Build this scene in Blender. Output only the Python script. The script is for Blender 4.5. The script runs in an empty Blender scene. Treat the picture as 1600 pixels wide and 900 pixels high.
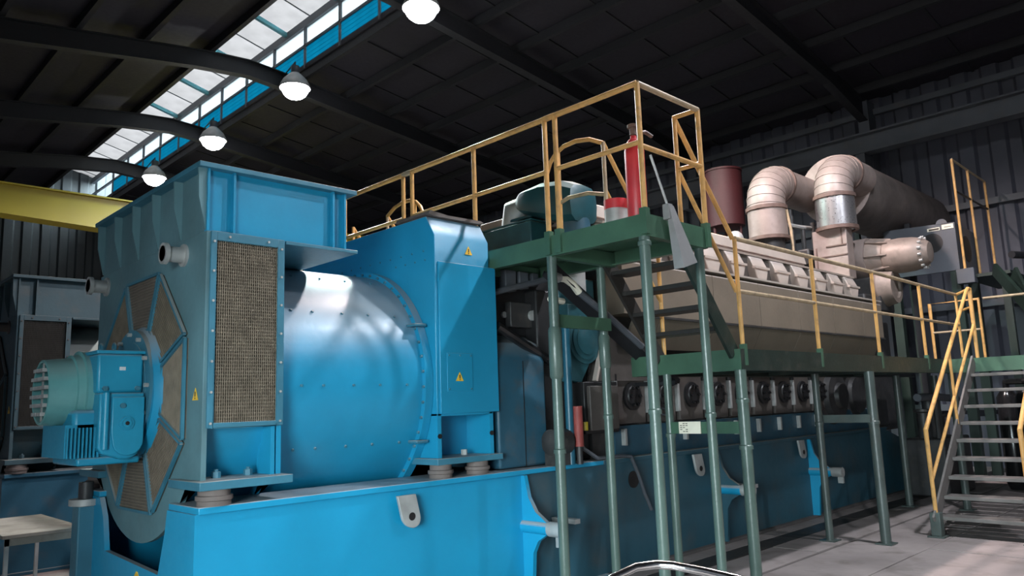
import bpy, bmesh, math, random
from mathutils import Vector, Matrix
random.seed(7)
PI = math.pi
D = bpy.data
SC = bpy.context.scene
COL = SC.collection

# ------------------------------------------------------------------ camera
cam_d = D.cameras.new('camera'); cam = D.objects.new('camera', cam_d); COL.objects.link(cam)
cam_d.sensor_width = 36.0; cam_d.lens = 1195.0 / 1600.0 * 36.0
cam_d.clip_start = 0.05; cam_d.clip_end = 300
yaw, pitch, roll = math.radians(44.60), math.radians(8.71), math.radians(-2.01)
fw = Vector((math.sin(yaw) * math.cos(pitch), math.cos(yaw) * math.cos(pitch), math.sin(pitch)))
rt = Vector((math.cos(yaw), -math.sin(yaw), 0)); up = rt.cross(fw)
r2 = math.cos(roll) * rt + math.sin(roll) * up; u2 = -math.sin(roll) * rt + math.cos(roll) * up
cam.matrix_world = Matrix(((r2.x, u2.x, -fw.x, 0), (r2.y, u2.y, -fw.y, 0), (r2.z, u2.z, -fw.z, 1.65), (0, 0, 0, 1)))
SC.camera = cam
# ------------------------------------------------------------------ sky, exposure
w = D.worlds.new('overcast_sky'); SC.world = w; w.use_nodes = True
w.node_tree.nodes['Background'].inputs[0].default_value = (0.80, 0.95, 1.0, 1)
w.node_tree.nodes['Background'].inputs[1].default_value = 40.0
SC.view_settings.view_transform = 'Standard'; SC.view_settings.look = 'None'
SC.view_settings.gamma = 1.0; SC.view_settings.use_curve_mapping = False
SC.view_settings.exposure = 0.0
# lamps of the hall: (x, y, z, watts, colour); the first row hangs under the ridge
LAMP_W = 2600.0
PINK = (1.0, 0.80, 0.77); WHITE = (0.90, 0.92, 1.0); GREEN = (0.72, 1.0, 0.90)
RIDGE_LAMPS = [(-3.06, 0.3, WHITE), (1.72, 0.75, WHITE), (6.50, 1.1, PINK), (11.28, 0.7, GREEN), (16.25, 1.0, WHITE), (21.0, 0.3, GREEN), (25.6, 0.3, WHITE)]
# daylight enters through an open shutter bay in the left wall; the portal only guides the sky's sampling
BAY = (-0.9, 2.4, 0.35, 3.0)
pl = D.lights.new('bay_portal', 'AREA'); pl.shape = 'RECTANGLE'; pl.size = BAY[1] - BAY[0]; pl.size_y = BAY[3] - BAY[2]; pl.cycles.is_portal = True
po = D.objects.new('bay_portal', pl); COL.objects.link(po); po.location = (-2.1, (BAY[0] + BAY[1]) / 2, (BAY[2] + BAY[3]) / 2); po.rotation_euler = (PI / 2, 0, -PI / 2)

# ------------------------------------------------------------------ materials
def nt(name):
    m = D.materials.new(name); m.use_nodes = True
    t = m.node_tree; b = t.nodes['Principled BSDF']
    return m, t, b
def paint(name, col, rough=0.4, var=0.12, dust=0.0, dustcol=(0.35, 0.34, 0.31), metal=0.0, scale=3.0, bump=0.02, grime=0.0):
    """painted or bare surface: slow colour drift, settled dust on tops, uneven gloss, faint relief"""
    m, t, b = nt(name); N = t.nodes; L = t.links
    tc = N.new('ShaderNodeTexCoord')
    n1 = N.new('ShaderNodeTexNoise'); n1.inputs['Scale'].default_value = scale; n1.inputs['Detail'].default_value = 6
    n2 = N.new('ShaderNodeTexNoise'); n2.inputs['Scale'].default_value = scale * 14; n2.inputs['Detail'].default_value = 4
    L.new(tc.outputs['Object'], n1.inputs['Vector']); L.new(tc.outputs['Object'], n2.inputs['Vector'])
    ramp = N.new('ShaderNodeValToRGB'); L.new(n1.outputs['Fac'], ramp.inputs['Fac'])
    lo = [max(0, c * (1 - var)) for c in col]; hi = [min(1, c * (1 + var)) for c in col]
    ramp.color_ramp.elements[0].position = 0.3; ramp.color_ramp.elements[1].position = 0.7
    ramp.color_ramp.elements[0].color = (*lo, 1); ramp.color_ramp.elements[1].color = (*hi, 1)
    out = ramp.outputs['Color']
    if grime > 0:
        g = N.new('ShaderNodeMapRange'); g.inputs[1].default_value = 0.52; g.inputs[2].default_value = 0.72
        g.inputs[3].default_value = 0; g.inputs[4].default_value = grime
        n3 = N.new('ShaderNodeTexNoise'); n3.inputs['Scale'].default_value = scale * 2.3; n3.inputs['Detail'].default_value = 8
        L.new(tc.outputs['Object'], n3.inputs['Vector']); L.new(n3.outputs['Fac'], g.inputs[0])
        mx = N.new('ShaderNodeMix'); mx.data_type = 'RGBA'
        L.new(g.outputs[0], mx.inputs['Factor']); L.new(out, mx.inputs['A']); mx.inputs['B'].default_value = (0.10, 0.085, 0.07, 1)
        out = mx.outputs['Result']
    if dust > 0:
        geo = N.new('ShaderNodeNewGeometry'); sx = N.new('ShaderNodeSeparateXYZ'); L.new(geo.outputs['Normal'], sx.inputs[0])
        mr = N.new('ShaderNodeMapRange'); mr.inputs[1].default_value = 0.28; mr.inputs[2].default_value = 0.62
        mr.inputs[3].default_value = 0; mr.inputs[4].default_value = dust
        L.new(sx.outputs['Z'], mr.inputs[0])
        mx = N.new('ShaderNodeMix'); mx.data_type = 'RGBA'
        L.new(mr.outputs[0], mx.inputs['Factor']); L.new(out, mx.inputs['A']); mx.inputs['B'].default_value = (*dustcol, 1)
        out = mx.outputs['Result']
    L.new(out, b.inputs['Base Color'])
    rr = N.new('ShaderNodeMapRange'); rr.inputs[3].default_value = max(0.03, rough - 0.08); rr.inputs[4].default_value = min(1, rough + 0.12)
    L.new(n2.outputs['Fac'], rr.inputs[0]); L.new(rr.outputs[0], b.inputs['Roughness'])
    b.inputs['Metallic'].default_value = metal
    if bump > 0:
        bp = N.new('ShaderNodeBump'); bp.inputs['Strength'].default_value = bump * 5; bp.inputs['Distance'].default_value = 0.01
        L.new(n2.outputs['Fac'], bp.inputs['Height']); L.new(bp.outputs[0], b.inputs['Normal'])
    return m
def emit(name, col, s):
    m, t, b = nt(name)
    b.inputs['Base Color'].default_value = (*col, 1); b.inputs['Emission Color'].default_value = (*col, 1); b.inputs['Emission Strength'].default_value = s
    return m
def sheet(name, col, trans):
    """translucent roof sheet that daylight comes through"""
    m, t, b = nt(name); N = t.nodes; L = t.links
    tr = N.new('ShaderNodeBsdfTranslucent'); mixs = N.new('ShaderNodeMixShader'); mixs.inputs[0].default_value = trans
    no = N.new('ShaderNodeTexNoise'); no.inputs['Scale'].default_value = 2.5; no.inputs['Detail'].default_value = 5
    tc = N.new('ShaderNodeTexCoord'); L.new(tc.outputs['Object'], no.inputs['Vector'])
    rp = N.new('ShaderNodeValToRGB'); L.new(no.outputs['Fac'], rp.inputs['Fac'])
    rp.color_ramp.elements[0].color = tuple(c * 0.7 for c in col) + (1,); rp.color_ramp.elements[1].color = (*col, 1)
    L.new(rp.outputs[0], tr.inputs['Color']); L.new(rp.outputs[0], b.inputs['Base Color'])
    L.new(b.outputs[0], mixs.inputs[1]); L.new(tr.outputs[0], mixs.inputs[2])
    L.new(mixs.outputs[0], N['Material Output'].inputs['Surface'])
    return m

BLUE = paint('blue_gloss_paint', (0.012, 0.255, 0.44), 0.33, 0.10, dust=0.75, dustcol=(0.36, 0.37, 0.37), scale=2.0, bump=0.012)
BLUE_DUSTY = paint('dusty_blue_paint', (0.040, 0.175, 0.25), 0.5, 0.2, dust=0.8, scale=2.5, bump=0.02)
BLUE_END = paint('dust_filmed_blue_paint', (0.105, 0.215, 0.245), 0.5, 0.25, dust=0.6, scale=1.6, grime=0.15)
BLUE_PUMP = paint('teal_gearmotor_paint', (0.015, 0.27, 0.43), 0.35, 0.1, dust=0.4, scale=4)
TEAL = paint('teal_cowl_paint', (0.12, 0.34, 0.34), 0.4, 0.15, dust=0.3, scale=4)
BLUE_DK = paint('dull_slate_blue_paint', (0.022, 0.085, 0.13), 0.45, 0.2, dust=0.5, scale=3, grime=0.4)
BLUE_BED = paint('bed_frame_blue_paint', (0.008, 0.285, 0.50), 0.38, 0.1, dust=0.85, dustcol=(0.40, 0.40, 0.39), scale=1.2, bump=0.012)
BED_SHADED = paint('shade_darkened_bed_paint', (0.026, 0.090, 0.125), 0.4, 0.25, dust=0.8, scale=1.0, grime=0.35)  # deck shade over the engine end of the bed, put into the colour
WORN = paint('worn_galvanised', (0.42, 0.43, 0.42), 0.5, 0.2, metal=0.3, scale=6)
BLUE_HOOD = paint('dark_teal_hood_paint', (0.018, 0.075, 0.092), 0.3, 0.2, dust=0.35, dustcol=(0.34, 0.42, 0.38), scale=5)
BLUE_DIM = paint('dimmed_grimy_slate_paint', (0.030, 0.068, 0.084), 0.55, 0.2, dust=0.5, scale=2, grime=0.3)  # rear generator's blue, darkened to carry its shade in the colour
BED_DIM = paint('dimmed_grimy_bed_paint', (0.014, 0.082, 0.135), 0.5, 0.2, dust=0.5, scale=2, grime=0.3)  # rear bed's blue, darkened the same way for shade
RUBBER = paint('grey_brown_rubber', (0.14, 0.115, 0.105), 0.7, 0.2, scale=8)
BLACK = paint('oily_black', (0.012, 0.012, 0.013), 0.45, 0.3, scale=6)
BLACK_GL = paint('black_gloss', (0.012, 0.012, 0.013), 0.15, 0.2, scale=6)
DARKIRON = paint('dark_oily_iron', (0.035, 0.035, 0.036), 0.45, 0.35, scale=5, grime=0.4)
LEG_GREY = paint('worn_grey_leg_paint', (0.060, 0.080, 0.074), 0.35, 0.2, scale=4, grime=0.3)
GREEN_D = paint('soot_green_paint', (0.010, 0.022, 0.016), 0.5, 0.2, scale=3)
TREADM = paint('worn_tread_steel', (0.13, 0.122, 0.115), 0.5, 0.2, scale=5, grime=0.4)
STAIR_DK = paint('dark_brown_stair_paint', (0.022, 0.020, 0.018), 0.5, 0.2, scale=5)
GREEN_W = paint('grimy_green_walkway_paint', (0.015, 0.027, 0.021), 0.4, 0.2, dust=0.4, dustcol=(0.09, 0.11, 0.09), scale=4, grime=0.3)
GREEN_P = paint('green_platform_paint', (0.050, 0.115, 0.072), 0.36, 0.18, dust=0.4, dustcol=(0.12, 0.16, 0.12), scale=4)
GREEN_LEG = paint('grey_green_pipe_paint', (0.080, 0.122, 0.104), 0.3, 0.15, scale=4)
YELLOW = paint('yellow_rail_paint', (0.60, 0.335, 0.11), 0.4, 0.15, scale=6, grime=0.35)
YELLOW_W = paint('worn_rail_paint', (0.40, 0.31, 0.20), 0.45, 0.2, scale=8, grime=0.4)
CRANE_Y = paint('crane_yellow_paint', (0.36, 0.27, 0.015), 0.45, 0.1, scale=0.6)
BEIGE = paint('beige_casing_paint', (0.20, 0.163, 0.125), 0.5, 0.10, dust=0.6, dustcol=(0.62, 0.56, 0.52), scale=2.0, grime=0.15)
BEIGE_L = paint('pale_cover_paint', (0.43, 0.375, 0.33), 0.45, 0.1, dust=0.6, dustcol=(0.66, 0.58, 0.54), scale=3)
CLAD = paint('dull_aluminium_cladding', (0.28, 0.23, 0.21), 0.5, 0.14, metal=0.25, scale=3.5, bump=0.03, grime=0.25)
CLAD_D = paint('soiled_duct_cladding', (0.15, 0.13, 0.12), 0.6, 0.25, metal=0.15, scale=2.5, grime=0.5)
FOIL = paint('bright_metal_sleeve', (0.62, 0.62, 0.63), 0.28, 0.15, metal=0.9, scale=2.2, bump=0)
CAST = paint('cast_turbo_metal', (0.26, 0.21, 0.18), 0.5, 0.2, metal=0.2, scale=4, grime=0.4)
BAND = paint('rust_band', (0.13, 0.085, 0.07), 0.6, 0.3, scale=8)
RED = paint('red_bottle_paint', (0.52, 0.035, 0.045), 0.4, 0.15, scale=4)
RED_D = paint('dark_red_tank_paint', (0.045, 0.007, 0.009), 0.6, 0.2, scale=2)
RED_SLV = paint('faded_red_sleeve', (0.34, 0.07, 0.06), 0.55, 0.2, scale=6)
GREY_PL = paint('grey_plastic', (0.22, 0.22, 0.22), 0.5, 0.1, scale=6)
CHROME = paint('polished_tube', (0.80, 0.79, 0.79), 0.12, 0.05, metal=1.0, scale=6, bump=0.0)
CRANKG = paint('oily_shaded_brown_grey_paint', (0.075, 0.066, 0.060), 0.5, 0.25, scale=3, grime=0.5)  # oily paint; on head wall and block plate it stands in for shade
STEEL_G = paint('grey_steel_paint', (0.075, 0.085, 0.10), 0.5, 0.15, scale=2, grime=0.3)
STEEL_D = paint('dark_roof_steel', (0.010, 0.011, 0.014), 0.6, 0.2, scale=1.0)
ROOF = paint('dark_roof_sheet', (0.011, 0.010, 0.017), 0.65, 0.2, scale=0.8)
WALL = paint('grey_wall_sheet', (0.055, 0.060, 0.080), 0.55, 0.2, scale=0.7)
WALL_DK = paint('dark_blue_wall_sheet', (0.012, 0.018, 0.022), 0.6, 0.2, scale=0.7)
CONC = paint('stained_concrete', (0.27, 0.235, 0.225), 0.75, 0.25, scale=1.3, bump=0.04, grime=0.55)
CONC_OIL = paint('oil_soaked_concrete', (0.035, 0.030, 0.028), 0.5, 0.4, scale=2.5, grime=0.4)
CONC_SUB = paint('dark_joint_concrete', (0.10, 0.088, 0.085), 0.8, 0.25, scale=1.5, grime=0.5)
TABLE = paint('grimy_board', (0.30, 0.27, 0.23), 0.65, 0.2, scale=5, grime=0.3)
MESHM = paint('brown_filter_core', (0.125, 0.105, 0.082), 0.7, 0.25, scale=9)
MESH_DIM = paint('dimmed_filter_core', (0.045, 0.042, 0.036), 0.7, 0.25, scale=9)  # filter core and wire darkened for the shaded rear generator
MESHW = paint('brass_grille_wire', (0.27, 0.225, 0.17), 0.5, 0.2, metal=0.3, scale=12)
CREAM = paint('cream_board', (0.80, 0.76, 0.62), 0.5, 0.05, scale=10, bump=0)
INK = paint('dark_print', (0.05, 0.04, 0.03), 0.6, 0.1, bump=0)
WARN = paint('warning_yellow', (0.85, 0.52, 0.05), 0.5, 0.05, bump=0)
PLATE = paint('nameplate_metal', (0.75, 0.78, 0.80), 0.35, 0.05, metal=0.2, bump=0)
PIPE_DK = paint('dark_teal_pipe_paint', (0.016, 0.11, 0.17), 0.35, 0.15, scale=5)
WHITE_SHEET = sheet('white_skylight_sheet', (0.178, 0.166, 0.165), 0.98)
CLEAR_SHEET = sheet('clear_dirty_sheet', (0.29, 0.295, 0.30), 0.98)
CYAN_SHEET = sheet('cyan_louvre_sheet', (0.012, 0.118, 0.158), 0.98)
CYAN_P = paint('teal_strut_paint', (0.08, 0.30, 0.36), 0.5, 0.1)
LAMP_ON = emit('lit_lamp', (0.95, 0.97, 1.0), 40.0)

# ------------------------------------------------------------------ mesh building
LOC = {}
def tag(o, label=None, cat=None, group=None, kind=None):
    if label: o['label'] = label
    if cat: o['category'] = cat
    if group: o['group'] = group
    if kind: o['kind'] = kind
    return o
def thing(name, loc, label, cat, group=None):
    o = D.objects.new(name, None); COL.objects.link(o); o.location = loc
    o.empty_display_size = 0.1; LOC[o.name] = Vector(loc)
    return tag(o, label, cat, group)
class G:
    def __init__(s): s.v = []; s.f = []
    def add(s, v, f):
        b = len(s.v); s.v += [Vector(p) for p in v]; s.f += [[i + b for i in q] for q in f]; return s
    def box(s, x0, x1, y0, y1, z0, z1):
        x0, x1 = sorted((x0, x1)); y0, y1 = sorted((y0, y1)); z0, z1 = sorted((z0, z1))
        return s.add([(x0, y0, z0), (x1, y0, z0), (x1, y1, z0), (x0, y1, z0), (x0, y0, z1), (x1, y0, z1), (x1, y1, z1), (x0, y1, z1)],
                     [(3, 2, 1, 0), (4, 5, 6, 7), (0, 1, 5, 4), (1, 2, 6, 5), (2, 3, 7, 6), (3, 0, 4, 7)])
    def beam(s, p, q, wd, ht, upv=(0, 0, 1)):
        """bar of rectangular section from p to q"""
        p = Vector(p); q = Vector(q); d = (q - p).normalized(); u = Vector(upv)
        sd = d.cross(u)
        if sd.length < 1e-4: sd = d.cross(Vector((0, 1, 0)))
        sd.normalize(); u = sd.cross(d).normalized()
        a = sd * wd / 2; b = u * ht / 2
        v = [p - a - b, p + a - b, p + a + b, p - a + b, q - a - b, q + a - b, q + a + b, q - a + b]
        return s.add(v, [(0, 1, 2, 3), (7, 6, 5, 4), (1, 0, 4, 5), (2, 1, 5, 6), (3, 2, 6, 7), (0, 3, 7, 4)])
    def tube(s, path, r, n=10, cap=True, closed=False):
        P = [Vector(p) for p in path]; m = len(P); R = r if isinstance(r, (list, tuple)) else [r] * m
        t0 = (P[1] - P[0]).normalized(); ref = Vector((0, 0, 1)) if abs(t0.z) < 0.9 else Vector((1, 0, 0))
        nrm = t0.cross(ref).normalized(); v = []; f = []
        for i in range(m):
            if i == 0: t = (P[1] - P[0])
            elif i == m - 1: t = (P[-1] - P[-2])
            else: t = (P[i + 1] - P[i]).normalized() + (P[i] - P[i - 1]).normalized()
            t.normalize(); nrm = (nrm - t * nrm.dot(t)).normalized(); bn = t.cross(nrm)
            k = 1.0
            if 0 < i < m - 1:
                c = (P[i + 1] - P[i]).normalized().dot(t); k = 1.0 / max(0.5, c)
            for j in range(n):
                a = 2 * PI * j / n; v.append(P[i] + (nrm * math.cos(a) + bn * math.sin(a)) * R[i] * (1 if k < 1.02 else min(k, 1.3)))
        for i in range(m - 1):
            for j in range(n):
                a, b = i * n + j, i * n + (j + 1) % n; f.append((a, b, b + n, a + n))
        if cap: f.append(tuple(range(n - 1, -1, -1))); f.append(tuple(range((m - 1) * n, m * n)))
        return s.add(v, f)
    def cyl(s, p, q, r, r1=None, n=20): return s.tube([p, q], [r, r if r1 is None else r1], n)
    def lathe(s, o, d, prof, n=24, cap=True):
        """profile of (distance along d, radius)"""
        o = Vector(o); d = Vector(d).normalized(); ref = Vector((0, 0, 1)) if abs(d.z) < 0.9 else Vector((1, 0, 0))
        a = d.cross(ref).normalized(); b = d.cross(a); v = []; f = []
        for h, r in prof:
            for j in range(n):
                t = 2 * PI * j / n; v.append(o + d * h + (a * math.cos(t) + b * math.sin(t)) * r)
        for i in range(len(prof) - 1):
            for j in range(n):
                p, q = i * n + j, i * n + (j + 1) % n; f.append((p, p + n, q + n, q))
        if cap: f.append(tuple(range(n))); f.append(tuple(range(len(prof) * n - 1, (len(prof) - 1) * n - 1, -1)))
        return s.add(v, f)
    def prism(s, poly, ax, a, b):
        """closed outline extruded along an axis; outline in the other two axes in xyz order"""
        def p3(u, w_, t): return {'x': (t, u, w_), 'y': (u, t, w_), 'z': (u, w_, t)}[ax]
        n = len(poly); v = [p3(u, w_, a) for u, w_ in poly] + [p3(u, w_, b) for u, w_ in poly]
        f = [tuple(range(n - 1, -1, -1)), tuple(range(n, 2 * n))]
        for i in range(n): j = (i + 1) % n; f.append((i, j, j + n, i + n))
        return s.add(v, f)
    def ring(s, o, d, r0, r1, h, n=32):
        return s.lathe(o, d, [(0, r0), (0, r1), (h, r1), (h, r0), (0, r0)], n, cap=False)
    def ball(s, c, r, n=12, sc=(1, 1, 1)):
        v = []; f = []; m = n // 2
        for i in range(m + 1):
            t = PI * i / m
            for j in range(n):
                a = 2 * PI * j / n
                v.append((c[0] + r * sc[0] * math.sin(t) * math.cos(a), c[1] + r * sc[1] * math.sin(t) * math.sin(a), c[2] + r * sc[2] * math.cos(t)))
        for i in range(m):
            for j in range(n): p, q = i * n + j, i * n + (j + 1) % n; f.append((p, p + n, q + n, q))
        return s.add(v, f)
    def build(s, name, mat, parent=None, bevel=0.0, origin=None, smooth=True):
        root = parent
        while root is not None and root.parent is not None: root = root.parent
        off = LOC.get(root.name, Vector((0, 0, 0))) if root is not None else Vector(origin or (0, 0, 0))
        me = D.meshes.new(name); me.from_pydata([tuple(p - off) for p in s.v], [], s.f); me.update()
        bm = bmesh.new(); bm.from_mesh(me); bmesh.ops.remove_doubles(bm, verts=bm.verts, dist=1e-5)
        bmesh.ops.recalc_face_normals(bm, faces=bm.faces); bm.to_mesh(me); bm.free()
        if smooth:
            me.polygons.foreach_set('use_smooth', [True] * len(me.polygons)); me.set_sharp_from_angle(angle=math.radians(32))
        me.materials.append(mat)
        o = D.objects.new(name, me); COL.objects.link(o)
        if parent is not None: o.parent = parent
        else: o.location = off; LOC[o.name] = off
        if bevel > 0:
            md = o.modifiers.new('edge_rounding', 'BEVEL'); md.width = bevel; md.segments = 2; md.limit_method = 'ANGLE'; md.angle_limit = math.radians(40)
            md.harden_normals = False
        return o
def BX(name, mat, parent, x0, x1, y0, y1, z0, z1, bevel=0.0, **k): return G().box(x0, x1, y0, y1, z0, z1).build(name, mat, parent, bevel, **k)
def TB(name, mat, parent, path, r, n=10, **k): return G().tube(path, r, n).build(name, mat, parent, **k)
def CY(name, mat, parent, p, q, r, r1=None, n=20, **k): return G().cyl(p, q, r, r1, n).build(name, mat, parent, **k)
def arc(c, r, a0, a1, n): return [(c[0] + r * math.cos(math.radians(a0 + (a1 - a0) * i / n)), c[1] + r * math.sin(math.radians(a0 + (a1 - a0) * i / n))) for i in range(n + 1)]
def piece(src, name, parent, d):
    """another of an alike piece: shares the mesh, shifted by d"""
    o = D.objects.new(name, src.data); COL.objects.link(o); o.parent = parent; o.location = src.location + Vector(d)
    for m in src.modifiers:
        k = o.modifiers.new(m.name, m.type); k.width = m.width; k.segments = m.segments; k.limit_method = m.limit_method; k.angle_limit = m.angle_limit
    return o
def dup(root, loc, label, group=None):
    """a thing again, with its parts and sub-parts"""
    def cp(o, par):
        c = o.copy(); COL.objects.link(c); c.parent = par
        for ch in list(o.children): cp(ch, c)
        return c
    r = cp(root, None); r.location = loc; r['label'] = label
    if group: r['group'] = group
    return r
def struct(name, g, mat, bevel=0.0): return tag(g.build(name, mat, None, bevel), kind='structure')
def bolts(pts, d, r=0.018, h=0.02, n=6):
    g = G()
    for p in pts: p = Vector(p); g.cyl(p, p + Vector(d) * h, r, None, n)
    return g

# ================================================================== THE HALL
YA, YB = -8.0, 33.0
floor = struct('floor', G().box(-2.3, 19.6, YA - 0.3, YB + 0.3, -0.3, -0.02), CONC_SUB)
# cast slabs and trench covers in the aisle in front of the machine
k = 0
ys = [-1.2, 0.3, 1.8, 3.0, 3.82, 4.35, 4.62]
for j in range(len(ys) - 1):
    xs = -1.8 + (0.4 if j % 2 else 0.0)
    while xs < 18.6:
        x1 = xs + (2.0 if j != 2 else 1.2)
        s_ = BX('slab', CONC_OIL if j >= 5 else CONC, floor, xs, x1 - 0.014, ys[j], ys[j + 1] - (0.05 if j == 3 else 0.014), -0.04, 0.0 - 0.002 * ((k * 7) % 3), 0.004)
        xs = x1; k += 1
BX('slab', CONC, floor, -1.9, 19, 4.62, 12.5, -0.04, -0.003)
BX('slab', CONC, floor, -1.9, 19, 12.52, 32.5, -0.04, -0.003)
BX('slab', CONC, floor, -1.9, 19, -7.9, -1.22, -0.04, -0.003)

def corrugated(y0, y1, x, z0, z1, pitch, dep, ax='x'):
    g = G(); y = y0; prof = []
    while y < y1:
        prof += [(y, 0), (y + pitch * 0.45, 0), (y + pitch * 0.55, dep), (y + pitch * 0.9, dep)]; y += pitch
    n = len(prof); v = []
    for (yy, dd) in prof:
        for z in (z0, z1): v.append((x + dd, yy, z) if ax == 'x' else (yy, x + dd, z))
    for i in range(n - 1): g.f.append([2 * i, 2 * i + 2, 2 * i + 3, 2 * i + 1])
    g.v = [Vector(p) for p in v]
    b = len(g.v)
    t = 0.12 if True else 0
    x0, x1 = x + dep + 0.01, x + dep + 0.13
    if ax == 'x': g.box(x0, x1, y0, y1, z0, z1)
    else: g.box(y0, y1, x0, x1, z0, z1)
    return g
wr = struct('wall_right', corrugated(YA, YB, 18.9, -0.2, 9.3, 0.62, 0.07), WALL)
b0, b1, bz0, bz1 = BAY
wl = struct('wall_left', G().box(-2.2, -2.0, YA, b0, -0.2, 9.3).box(-2.2, -2.0, b1, YB, -0.2, 9.3).box(-2.2, -2.0, b0, b1, bz1, 9.3).box(-2.2, -2.0, b0, b1, 0, bz0), WALL)
dg = G().box(-2.22, -1.94, b0 - 0.1, b0, bz0 - 0.1, bz1 + 0.1).box(-2.22, -1.94, b1, b1 + 0.1, bz0 - 0.1, bz1 + 0.1).box(-2.22, -1.94, b0, b1, bz1, bz1 + 0.1).box(-2.22, -1.94, b0, b1, bz0 - 0.1, bz0)
for j in range(5): dg.box(-1.98, -1.95, b0, b1, bz1 + 0.12 + j * 0.09, bz1 + 0.20 + j * 0.09)
struct('window_2', dg, STEEL_G)
struct('wall_light_blocker', G().box(-2.0, -0.85, 2.62, 2.80, 0, 5.2), WALL)  # added unseen stub wall, keeps bay daylight off the rear generator
struct('yard', G().box(-30, -2.3, -20, 30, -0.3, -0.02), CONC)
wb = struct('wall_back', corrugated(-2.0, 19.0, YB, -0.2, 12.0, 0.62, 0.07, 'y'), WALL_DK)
wf = struct('wall_front', G().box(-2.0, 19.0, YA - 0.2, YA, -0.2, 12.0), WALL)
# roof: two slopes of sheet either side of the ridge opening
RZ = 10.0; EZ = 8.7
ceil_g = G()
ceil_g.prism([(-2.2, EZ), (6.8, RZ), (6.8, RZ + 0.12), (-2.2, EZ + 0.12)], 'y', YA - 0.2, YB + 0.2)
ceil_g.prism([(8.97, RZ), (19.2, EZ), (19.2, EZ + 0.12), (8.97, RZ + 0.12)], 'y', YA - 0.2, YB + 0.2)
ceiling = struct('ceiling', ceil_g, ROOF)
def roofz(x): return RZ - (6.8 - x) * (RZ - EZ) / 9.0 if x < 6.8 else (RZ if x < 8.97 else RZ - (x - 8.97) * (RZ - EZ) / 10.23)
for x in [-1.2, 0.1, 1.4, 2.7, 4.0, 5.3, 6.72, 9.05, 10.3, 11.6, 12.9, 14.2, 15.5, 16.8, 18.1]:
    z = roofz(x); BX('purlin', STEEL_D, ceiling, x - 0.05, x + 0.05, YA, YB, z - 0.2, z - 0.005)
# sheet laps that show as thin lines across the right slope
yy = YA + 1.0
while yy < YB:
    G().prism([(9.0, RZ - 0.035), (19.0, EZ - 0.005), (19.0, EZ + 0.02), (9.0, RZ + 0.0)], 'y', yy, yy + 0.05).build('roof_lap', STEEL_D, ceiling); yy += 1.6
FR = [-3.06, 1.72, 6.5, 11.28, 16.25, 21.0, 25.6, 30.4]
for y in FR:
    top = [(-2.0, roofz(-2.0) - 0.2), (6.6, 9.76), (7.6, 9.84), (9.0, 9.74), (18.9, roofz(18.9) - 0.2)]
    bot = [(18.9, 8.0), (16.5, 8.5), (9.2, 9.32), (7.6, 9.46), (6.4, 9.34), (0.5, 8.45), (-2.0, 7.9)]
    g = G().prism(top + bot, 'y', y - 0.01, y + 0.01)
    for a, b in zip(top[:-1], top[1:]): g.beam((a[0], y, a[1]), (b[0], y, b[1]), 0.2, 0.02)
    for a, b in zip(bot[:-1], bot[1:]): g.beam((a[0], y, a[1]), (b[0], y, b[1]), 0.2, 0.02)
    g.build('rafter', STEEL_D, ceiling)
# ridge monitor: louvred upright, open strip above it, translucent roof sheets
mon = G().box(8.93, 9.05, YA, YB, 11.07, 11.27).box(8.94, 9.02, YA, YB, 10.56, 10.62)
for i in range(len(FR) * 3 - 2):
    y = FR[0] + i * 1.593; mon.box(8.94, 9.02, y - 0.03, y + 0.03, RZ, 11.1)
mon.box(6.74, 6.80, YA, YB, RZ, 11.9)
win = struct('window_1', mon, STEEL_G)
pane_y = YA
proto = None
while pane_y < YB - 0.2:
    if proto is None:
        proto = G().prism([(6.74, 11.90), (9.12, 11.30), (9.12, 11.312), (6.74, 11.912)], 'y', pane_y, pane_y + 1.183).build('pane', WHITE_SHEET, win); py0 = pane_y
    else: piece(proto, 'pane', win, (0, pane_y - py0, 0))
    G().beam((6.74, pane_y + 1.182, 11.89), (9.10, pane_y + 1.182, 11.295), 0.03, 0.02).build('glazing_bar', STEEL_G, win)
    pane_y += 1.195
cp = None
for i in range(len(FR) * 3 - 3):
    y = FR[0] + i * 1.593
    if cp is None: cp = BX('clear_pane', CLEAR_SHEET, win, 9.0, 9.01, y + 0.03, y + 1.563, 10.62, 11.07); yc0 = y
    else: piece(cp, 'clear_pane', win, (0, y - yc0, 0))
sl = None
for i in range(len(FR) * 3 - 3):
    y = FR[0] + i * 1.593
    for j in range(5):
        z = RZ + 0.03 + j * 0.108
        if sl is None: sl = G().beam((8.98, y + 0.035, z + 0.045), (8.98, y + 1.56, z + 0.045), 0.008, 0.1065, (0.03, 0, 1)).build('louvre_slat', CYAN_SHEET, win); s0 = (y, z)
        else: piece(sl, 'louvre_slat', win, (0, y - s0[0], z - s0[1]))
st = None
for i in range(12):
    y = FR[0] + 0.9 + i * 2.39
    if st is None: st = G().beam((6.8, y, 11.78), (8.95, y, 11.2), 0.1, 0.1).build('strut', CYAN_P, win); y00 = y
    else: piece(st, 'strut', win, (0, y - y00, 0))
# wall columns and crane runway along the far wall
g = G()
for y in FR: g.box(18.45, 18.9, y - 0.12, y + 0.12, 0, 8.6)
struct('trim_1', g, STEEL_G)
g = G().box(17.95, 18.3, YA, YB, 7.62, 7.66).box(18.11, 18.14, YA, YB, 7.2, 7.62).box(17.95, 18.3, YA, YB, 7.18, 7.22)
for y in FR: g.box(18.0, 18.5, y - 0.1, y + 0.1, 6.85, 7.18)
struct('trim_2', g, STEEL_G)
g = G()
for z in (1.2, 3.4, 5.6, 8.3): g.box(18.78, 18.9, YA, YB, z, z + 0.14)
struct('trim_3', g, STEEL_G)

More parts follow.
